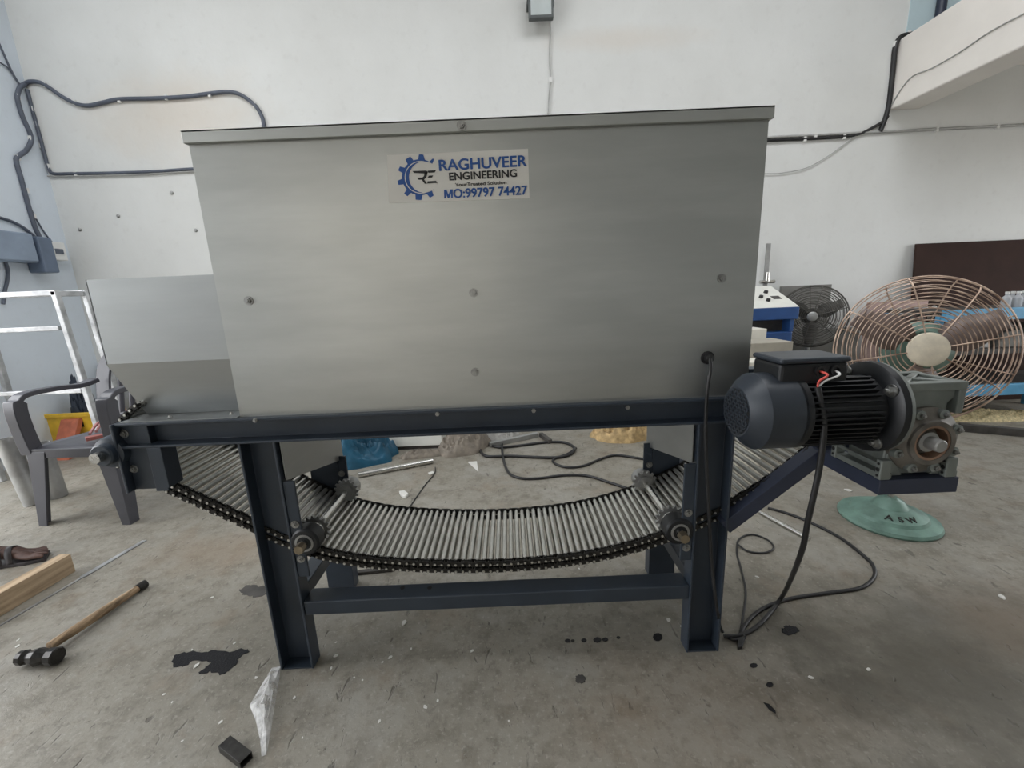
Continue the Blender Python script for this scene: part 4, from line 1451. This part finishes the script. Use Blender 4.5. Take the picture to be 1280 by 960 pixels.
# ------------------------------------------------------------------ BEHIND THE MACHINE, ON THE FLOOR
bx = MB().box(-1.34, -.60, 3.30, 3.62, .03, .42).build('white_box', M['white_board'], None, 0, .004, (-.95, 3.3, 0))
tag(bx, 'large plain white box on the floor behind the machine', 'box')
MB().box(-1.33, -.61, 3.31, 3.61, 0, .03).build('pallet_board', M['dark_steel'], bx)
heap('blue_tarpaulin', px_z(452, 575, 0) + V((-.05, -.02, 0)), .33, .17, .25, 1.7, M['blue_cloth'], 'crumpled blue tarpaulin on the floor behind the left idler', 'tarpaulin', 10, .3)
tag(MB().cyl(px_z(448, 594, .02), px_z(541, 576, .02), .019, None, 16).build('steel_tube', M['shaft'], None, 40, 0, px_z(495, 585, 0)), 'bright steel tube lying in front of the blue tarpaulin', 'tube')
heap('brown_jacket', px_z(574, 562, 0) + V((.05, .02, 0)), .25, .15, .17, 5.3, M['brown_cloth'], 'dusty brown jacket heaped beside the white box', 'cloth', 8, .5)
heap('brown_cloth', px_z(525, 571, 0) + V((0, .0, 0)), .17, .05, .06, 8.9, M['brown_cloth'], 'small pale brown cloth roll touching the steel tube end', 'cloth', 8, .15)
heap('grey_rag', px_z(622, 550, 0) + V((0, .05, 0)), .19, .13, .11, 2.6, M['grey_cloth'], 'grey rag on the floor right of the brown jacket', 'cloth', 9, .2)
heap('tan_sack', px_z(776, 549, 0) + V((.02, .05, 0)), .26, .14, .16, 6.6, M['tan_cloth'], 'crumpled tan sack on the floor behind the right end of the machine', 'sack', 11, -.1)
tag(MB().bar(px_z(612, 556, .02), px_z(672, 543, .02), .04, .04).build('iron_bar', M['pipe'], None, 0, .003, px_z(640, 550, 0)), 'grey iron bar lying on the rag among black cables', 'bar')
tag(MB().bar(px_z(676, 543, .02), px_z(688, 552, .02), .035, .035).build('iron_bar', M['dark_steel'], None, 0, .003, px_z(680, 548, 0)), 'short dark iron bar beside the black cable coils', 'bar')
cable('welding_cable', [F(600, 562, .012), F(608, 570, .012), F(640, 570, .012), F(690, 572, .012), F(712, 568, .012), F(718, 560, .012), F(705, 553, .012), F(680, 553, .012), F(640, 558, .012), F(618, 558, .012), F(596, 548, .012)], .011, M['wire_black'],
      'black welding cable coiled on the floor behind the machine')
cable('long_cable', [F(628, 548, .01), F(628, 566, .01), F(634, 588, .01), F(648, 597, .01), F(672, 598, .01), F(705, 594, .01), F(735, 595, .01), F(765, 604, .01), F(800, 616, .01)], .009, M['wire_black'],
      'black cable running along the floor toward the right idler')
cable('looped_cable', [F(720, 560, .01), F(710, 567, .01), F(692, 574, .01), F(695, 580, .01), F(710, 584, .01), F(730, 582, .01), F(750, 574, .01), F(770, 569, .01), F(800, 573, .01), F(830, 578, .01)], .009, M['wire_black'],
      'black cable bending in an S shape toward the right rear leg')
cable('thin_wire', [F(544, 584, .004), F(543, 592, .004), F(530, 608, .004), F(512, 634, .004), F(505, 645, .004)], .004, M['wire_black'], 'thin dark wire on the floor behind the sagging belt', 'wire')
tag(MB().prism([px_z(u, v, .001) for u, v in ((585, 578), (596, 577), (598, 590))], (0, 0, .004)).build('paper_scrap', M['paper'], None, 0, 0, px_z(593, 581, 0)), 'white triangular paper scrap on the floor behind the machine', 'paper')
tag(MB().prism([px_z(u, v, .001) for u, v in ((499, 617), (506, 616), (511, 620), (507, 624), (501, 621))], (0, 0, .02)).build('paper_scrap', M['paper'], None, 0, .004, px_z(505, 620, 0)), 'crumpled white paper scrap behind the sagging belt', 'paper')
tag(MB().prism([px_z(u, v, .001) for u, v in ((535, 592), (541, 590), (543, 592), (538, 594))], (0, 0, .008)).build('paper_scrap', M['paper'], None, 0, 0, px_z(539, 592, 0)), 'tiny white paper scrap beside the thin dark wire', 'paper')
tag(MB().bar(px_z(447, 716, .008), px_z(492, 711, .008), .022, .016).build('flat_bar', M['dark_steel'], None, 0, .002, px_z(470, 714, 0)), 'short dark flat bar on the floor by the far left leg', 'bar')

# ------------------------------------------------------------------ RIGHT BACKGROUND
wx0, wx1, wy0, wy1 = 1.86, 2.36, 3.45, 3.95
wm = thing('welding_machine', 'blue welding machine with a white sloping control panel beside the stainless housing', 'machine', (2.1, 3.7, 0))
zt = px_y(979, 384, 3.45).z
MB().box(wx0, wx1 - .03, wy0, wy1, .06, zt - .20).build('body', M['mach_blue'], wm, 0, .01)
MB().box(wx0, wx1 - .06, wy0 + .10, wy1, zt - .20, zt - .10).build('recess', M['dark_steel'], wm)
MB().box(wx1 - .06, wx1 - .03, wy0, wy1, zt - .20, zt - .10).build('side_cheek', M['mach_blue'], wm)
MB().box(wx0, wx1, wy0 - .01, wy1, zt - .10, zt).build('head', M['mach_blue'], wm, 0, .006)
sp_ = MB().prism([(wx0, wy0 - .01, zt), (wx0, wy1 - .1, zt + .17), (wx0, wy1, zt + .17), (wx0, wy1, zt)], (wx1 - wx0, 0, 0)).build('control_panel', M['mach_white'], wm, 0, .004)
sl = V((0, wy1 - .1 - wy0 + .01, .17)).normalized()
nrm = V((0, -sl.z, sl.y))
for u, v in ((957, 366), (951, 372), (960, 376)):
    # each knob sits where its ray meets the sloping panel
    d_ = _ray(u, v)
    p = CAM + d_ * ((V((0, wy0 - .01, zt)) - CAM).dot(nrm) / d_.dot(nrm))
    MB().cyl(p, p + nrm * .02, .018, .015, 14).build('knob', M['black'], sp_, 40)
d_ = _ray(970, 372)
p = CAM + d_ * ((V((0, wy0 - .01, zt)) - CAM).dot(nrm) / d_.dot(nrm))
MB().bar(p - V((.035, 0, 0)) + nrm * .001, p + V((.035, 0, 0)) + nrm * .001, .06, .003, nrm).build('meter', M['dark_steel'], sp_)
for x, y in ((wx0 + .05, wy0 + .05), (wx1 - .08, wy0 + .05), (wx0 + .05, wy1 - .05), (wx1 - .08, wy1 - .05)):
    MB().cyl((x - .02, y, .032), (x + .02, y, .032), .03, None, 14).build('wheel', M['black'], wm, 40)
vb = px_y(965, 357, 4.02)
lv_ = thing('clamp_stand', 'grey upright steel flat with a small clamp behind the welding machine', 'stand', (vb.x, 4.13, 0))
MB().box(vb.x - .018, vb.x + .022, 4.125, 4.14, 0, px_y(965, 303, 4.04).z).build('upright', M['pipe'], lv_, 0, .002)
zz = px_y(965, 352, 4.02).z
MB().cyl((vb.x - .07, 4.10, zz), (vb.x + .07, 4.10, zz), .016, None, 12).build('clamp', M['shaft'], lv_, 40)
MB().cyl((vb.x, 4.105, zz), (vb.x, 4.105, zz + .09), .022, .014, 12).build('clamp_screw', M['shaft'], lv_, 40)
# boxes in front of the welding machine
b0 = px_y(992, 427, 2.9)
tag(MB().box(1.35, b0.x, 2.9, 3.15, 0, b0.z).build('carton', M['carton'], None, 0, .004, (1.6, 3.0, 0)), 'pale brown carton standing in front of the blue welding machine', 'carton')
b1 = px_y(959, 411, 3.22)
tag(MB().box(1.45, b1.x, 3.22, 3.4, 0, b1.z).build('foam_block', M['foam'], None, 0, .004, (1.6, 3.3, 0)), 'cream white block between the pale carton and the blue machine', 'block')
b2 = px_y(962, 452, 2.7)
tag(MB().box(1.30, b2.x, 2.7, 2.86, 0, b2.z).build('foam_block', M['foam'], None, 0, .004, (1.5, 2.8, 0)), 'lower cream white block nearest the motor, before the carton', 'block')
# grey panels behind the small fan
q0, q1 = px_y(977, 358, 4.08), px_y(1040, 356, 4.08)
tag(MB().box(q0.x, q1.x, 4.08, 4.11, 0, q0.z).build('grey_board', M['grey_panel'], None, 0, .003, ((q0.x + q1.x) / 2, 4.1, 0)), 'dark grey board standing against the wall behind the small fan', 'board')
r0_, r1_ = px_y(1000, 412, 3.98), px_y(1062, 410, 3.98)
tag(MB().box(r0_.x - .12, r1_.x + .1, 3.98, 4.04, 0, r0_.z).build('grey_board', M['grey_panel'], None, 0, .003, (r0_.x, 4.0, 0)), 'low wide grey board behind the stand of the small fan', 'board')
# dark brown board and pinkish boards
b0, b1 = px_y(1158, 305, 4.05), px_y(1150, 362, 4.05)
tag(MB().prism([(3.87, 3.98, .0), (5.4, 3.98, .0), (5.4, 4.15, 1.53), (3.90, 4.15, 1.53)], (0, .02, 0)).build('brown_board', M['brown_board'], None, 0, .003, (4.5, 4.0, 0)), 'dark brown board leaning on the back wall behind the blue rack', 'board')
pk0, pk1 = px_y(1088, 378, 3.9), px_y(1184, 372, 3.9)
pb = MB().box(pk0.x, min(pk1.x, 3.86), 3.90, 3.94, 0, pk0.z).build('studded_board', M['pink_board'], None, 0, .003, ((pk0.x + pk1.x) / 2, 3.7, 0))
tag(pb, 'dusty pink brown board with rows of studs behind the big fan', 'board')
STUD = MB().lathe([(.026, 0), (.022, -.012), (.008, -.02)], (0, 0, 0), (0, 1, 0), 10).mesh('stud', M['pipe'], V((0, 0, 0)), 60)
for i in range(6):
    for j in range(3):
        inst('stud', STUD, pb, px_y(1112 + i * 11 + j * 3, 388 + j * 6 - i * .6, 3.90))
# blue rack with shelves and bottles
rk = thing('steel_rack', 'light blue steel rack with low shelves at the right edge', 'rack', (4.1, 3.5, 0))
ztop = px_y(1240, 393, 3.30).z
zlow = px_y(1262, 487, 3.30).z
RX0, RX1, RY0, RY1 = 3.42, 4.9, 3.30, 3.85
for z, y0 in ((ztop, RY0), (zlow, RY0)):
    MB().box(RX0 if z > .6 else 3.72, RX1, y0, y0 + .035, z - .045, z + .045).build('front_rail', M['rack_blue'], rk, 0, .003)
    MB().box(RX0, RX1, y0 + .035, RY1, z + .01, z + .03).build('shelf', M['dark_steel'], rk)
MB().box(RX0, RX1, RY0 + .06, RY1, (ztop + zlow) / 2 - .02, (ztop + zlow) / 2 + .02).build('shelf', M['dark_steel'], rk)
for x in (RX0 + .02, RX1 - .02):
    for y in (RY0 + .06, RY1 - .02):
        MB().box(x - .02, x + .02, y - .02, y + .02, 0, ztop + .0).build('post', M['rack_blue'], rk, 0, .003)
for i, u in enumerate((1256, 1263, 1270, 1277)):
    p = px_y(u, 383, RY0 + .12 + .03 * (i % 2))
    z0 = ztop + .03
    b = MB().lathe([(.028, 0), (.03, .01), (.03, .085), (.012, .105), (.012, .12)], (p.x, p.y, z0), (0, 0, 1), 16)
    o = b.build('plastic_bottle', M['bottle'], None, 40, 0, (p.x, p.y, z0))
    tag(o, ['leftmost clear plastic bottle on the blue rack top', 'second clear plastic bottle from the left on the blue rack', 'third clear plastic bottle from the left on the blue rack', 'clear plastic bottle at the frame edge on the blue rack'][i], 'bottle', 'bottles on the rack')
    MB().cyl((p.x, p.y, z0 + .118), (p.x, p.y, z0 + .135), .014, None, 12).build('cap', M['white_plastic'], o, 40)
for i, (x, h) in enumerate(((3.6, .16), (3.85, .2), (4.12, .15), (4.4, .18))):
    z0 = (ztop + zlow) / 2 + .02
    tag(MB().prism([(x - .1, 3.42, z0), (x + .11, 3.42, z0), (x + .09, 3.42, z0 + h), (x - .06, 3.42, z0 + h * .85)], (0, .3, 0)).build('scrap_block', M['pipe'] if i % 2 else M['grey_panel'], None, 0, .01, (x, 3.5, z0)),
        ['grey scrap lump on the rack middle shelf, leftmost', 'steel scrap lump on the rack middle shelf, second from left', 'grey scrap lump on the rack middle shelf, third from left', 'steel scrap lump on the rack middle shelf, rightmost'][i], 'scrap')
heap('granule_pile', px_z(1240, 527, 0) + V((.1, .1, .0)), .55, .14, .07, 4.4, M['granule'], 'strip of yellow granules on the floor under the blue rack', 'granules', 14)['kind'] = 'stuff'
tag(MB().bar(px_z(1199, 534, .03), px_z(1330, 545, .03), .05, .06).build('timber', M['dark_steel'], None, 0, .003, px_z(1220, 536, 0)), 'dark timber lying before the yellow granules', 'timber')

# ------------------------------------------------------------------ ON THE WALLS
YW = YB - .014
CLIP = MB().box(-.012, .012, -.010, .012, -.02, .02).mesh('cable_clip', M['white_plastic'])


def wall_cable(name, pix, r, m, label, clips=(), left=False, sub=7, z=None):
    f_ = (lambda u, v: px_x(u, v, XL + .014)) if left else (lambda u, v: px_y(u, v, YW))
    pts = [f_(*q) for q in pix]
    o = tag(MB().tube(pts, r, 7, sub).build(name, m, None, 60, 0, pts[0]), label, 'cable')
    for q in clips:
        inst('cable_clip', CLIP, o, f_(*q))
    return o


wall_cable('wall_cable', [(31, 105), (38, 102), (50, 103), (62, 110), (78, 121), (94, 129), (110, 132), (130, 128), (150, 124), (190, 123), (230, 121), (262, 117), (284, 115), (300, 118), (318, 131), (327, 145), (330, 158), (332, 180), (333, 206)],
           .0165, M['wire_blue'], 'thick dark cable swooping over the white wall above the hopper', ((56, 106), (93, 128), (149, 125), (208, 122), (262, 118), (318, 131), (327, 154)))
wall_cable('wall_cable', [(-30, -10), (0, 57), (15, 90), (26, 108)], .008, M['wire_blue'], 'thin dark wire climbing the wall corner to the top left', (), True, 5)
wall_cable('wall_cable', [(34, 112), (40, 136), (49, 168), (57, 198), (61, 211), (67, 217), (90, 217), (150, 216), (200, 214), (245, 211), (400, 204), (600, 194), (760, 186)], .014, M['wire_blue'],
           'dark cable following the wall corner then running straight to the housing', ((40, 136), (45, 155), (52, 182), (60, 208), (95, 217)))
wall_cable('wall_cable', [(30, 209), (45, 216), (60, 220), (95, 220), (170, 218), (246, 214), (420, 207), (600, 198), (760, 190)], .006, M['wire_grey'], 'thin grey wire running just under the straight wall cable')
wall_cable('wall_cable', [(31, 105), (26, 108), (23, 115), (22, 124), (28, 145), (37, 165), (39, 176), (33, 188), (22, 196), (21, 204), (27, 225), (35, 255), (44, 284), (52, 300)], .0175, M['wire_blue'],
           'thick blue grey cable bundle snaking down the left wall to the enclosure', ((22, 121), (38, 173), (22, 197), (33, 238), (42, 270)), True)
wall_cable('wall_cable', [(36, 255), (46, 275), (58, 294), (70, 308), (72, 313), (66, 313), (55, 300)], .006, M['wire_blue'], 'thin wire loop hanging beside the white socket box', (), True)
wall_cable('wall_cable', [(-10, 268), (0, 272), (15, 277), (30, 285), (46, 298)], .012, M['wire_blue'], 'dark cable arching over the blue grey enclosure', (), True)
wall_cable('wall_cable', [(6, 325), (10, 338), (9, 352), (6, 364), (4, 380)], .012, M['wire_blue'], 'short dark cable hanging below the blue grey enclosure', (), True)
wall_cable('wall_cable', [(-12, 70), (0, 78), (10, 85), (20, 98)], .006, M['wire_blue'], 'faint wire crossing the left wall near the frame edge', (), True)
# enclosure and socket box on the left wall
e0, e1, e2, e3 = px_x(-30, 268, XL), px_x(27, 288, XL), px_x(32, 322, XL), px_x(-30, 324, XL)
en = thing('electric_enclosure', 'blue grey electrical enclosure on the left wall', 'enclosure', (XL, 3.7, 1.6))
MB().box(XL, XL + .12, 3.40, 3.80, 1.66, 1.90).build('body', M['box_blue'], en, 0, .008)
MB().box(XL + .12, XL + .135, 3.41, 3.79, 1.67, 1.89).build('door', M['box_blue'], en, 0, .004)
MB().box(XL, XL + .15, 3.81, 3.93, 1.58, 1.88).build('side_module', M['box_blue2'], en, 0, .012)
so = px_x(58, 312, XL)
sk_ = MB().box(XL, XL + .075, so.y - .03, so.y + .10, 1.70, 1.86).build('socket_box', M['white_plastic'], None, 0, .006, (XL, so.y, 1.78))
tag(sk_, 'small white socket box on the left wall beside the enclosure', 'socket')
MB().box(XL + .075, XL + .08, so.y, so.y + .07, 1.755, 1.80).build('socket_slot', M['wire_blue'], sk_)
# flood light
fl0, fl1 = px_y(661, 23, 4.08), px_y(692, 22, 4.08)
flt = thing('flood_light', 'grey flood light fixed high on the back wall', 'lamp', ((fl0.x + fl1.x) / 2, YB, fl0.z))
hgt = .26
MB().prism([(fl0.x, 4.08, fl0.z), (fl1.x, 4.08, fl0.z), (fl1.x, 4.06, fl0.z + hgt), (fl0.x, 4.06, fl0.z + hgt)], (0, .05, 0)).build('body', M['frame_dark'], flt, 0, .005)
MB().prism([(fl0.x + .018, 4.077, fl0.z + .022), (fl1.x - .018, 4.077, fl0.z + .022), (fl1.x - .018, 4.059, fl0.z + hgt - .02), (fl0.x + .018, 4.059, fl0.z + hgt - .02)], (0, .004, 0)).build('glass', M['glass'], flt)
MB().box(fl0.x - .01, fl0.x, 4.10, YB, fl0.z + .11, fl0.z + .15).box(fl1.x, fl1.x + .01, 4.10, YB, fl0.z + .11, fl0.z + .15).box(fl0.x - .01, fl1.x + .01, YB - .008, YB, fl0.z + .11, fl0.z + .15).build('bracket', M['frame_dark'], flt)
wall_cable('wall_wire', [(688, 18), (688, 40), (687, 75), (688, 100), (686, 125), (685, 150), (684, 190)], .006, M['wire_grey'], 'thin wire hanging straight down from the flood light', ((688, 100),))
# right side wall cables
wall_cable('wall_cable', [(700, 190), (955, 176), (1000, 174), (1050, 171), (1075, 167), (1090, 160), (1105, 151), (1110, 145)], .013, M['wire_black'], 'black cable leaving the housing and bending up to the mezzanine beam', ((1006, 174), (1055, 171)))
wall_cable('wall_cable', [(700, 186), (955, 172), (1020, 169), (1075, 166), (1140, 163), (1200, 160), (1280, 156), (1330, 153)], .011, M['wire_grey'], 'pale grey conduit running level along the wall below the mezzanine', ((1019, 170), (1171, 162), (1247, 158)))
wall_cable('wall_cable', [(1080, 166), (1140, 162), (1200, 159), (1280, 155), (1330, 152)], .005, M['wire_black'], 'thin black wire laid on top of the pale conduit')
wall_cable('wall_cable', [(1100, 165), (1106, 150), (1111, 132), (1114, 108), (1117, 80), (1119, 60), (1125, 47), (1137, 43), (1155, 41)], .02, M['wire_black'], 'thick black cable bundle rising along the mezzanine beam end', ((1115, 103), (1117, 78), (1119, 55), (1136, 42), (1113, 128)))
wall_cable('wall_wire', [(860, 214), (955, 217), (985, 215), (1010, 209), (1035, 195), (1060, 177), (1075, 166)], .004, M['wire_grey'], 'thin pale wire sagging from the beam corner to the housing')
bw = [px_x(u, v, 3.494) for u, v in ((1113, 134), (1126, 112), (1141, 95), (1165, 85), (1200, 65), (1240, 38), (1290, 12))]
tag(MB().tube(bw, .005, 6, 3).build('beam_wire', M['wire_grey'], None, 60, 0, bw[0]), 'thin grey wire stretched along the white mezzanine beam face', 'wire')
pp0, pp1 = px_y(1170, 34, YW - .02), px_y(1178, -10, YW - .02)
tag(MB().cyl((pp0.x + .01, YW - .03, 3.23), (pp0.x + .01, YW - .03, ZC), .036, None, 16).build('dark_pipe', M['navy_blue'], None, 40, 0, (pp0.x, YW - .03, 3.23)), 'dark navy pipe rising above the mezzanine beam', 'pipe')
# nail plugs in the wall
for u, v, lab in ((215, 241, 'small wall plug below the straight cable'), (245, 288, 'small wall plug close to the housing edge'), (148, 270, 'small wall plug above the end hopper, middle of the white wall'), (100, 287, 'faint wall plug nearest the corner')):
    p = px_y(u, v, YB)
    tag(MB().lathe([(.016, 0), (.016, -.006), (.009, -.012)], p, (0, 1, 0), 10).build('wall_plug', M['pipe'], None, 40, 0, p), lab, 'plug')
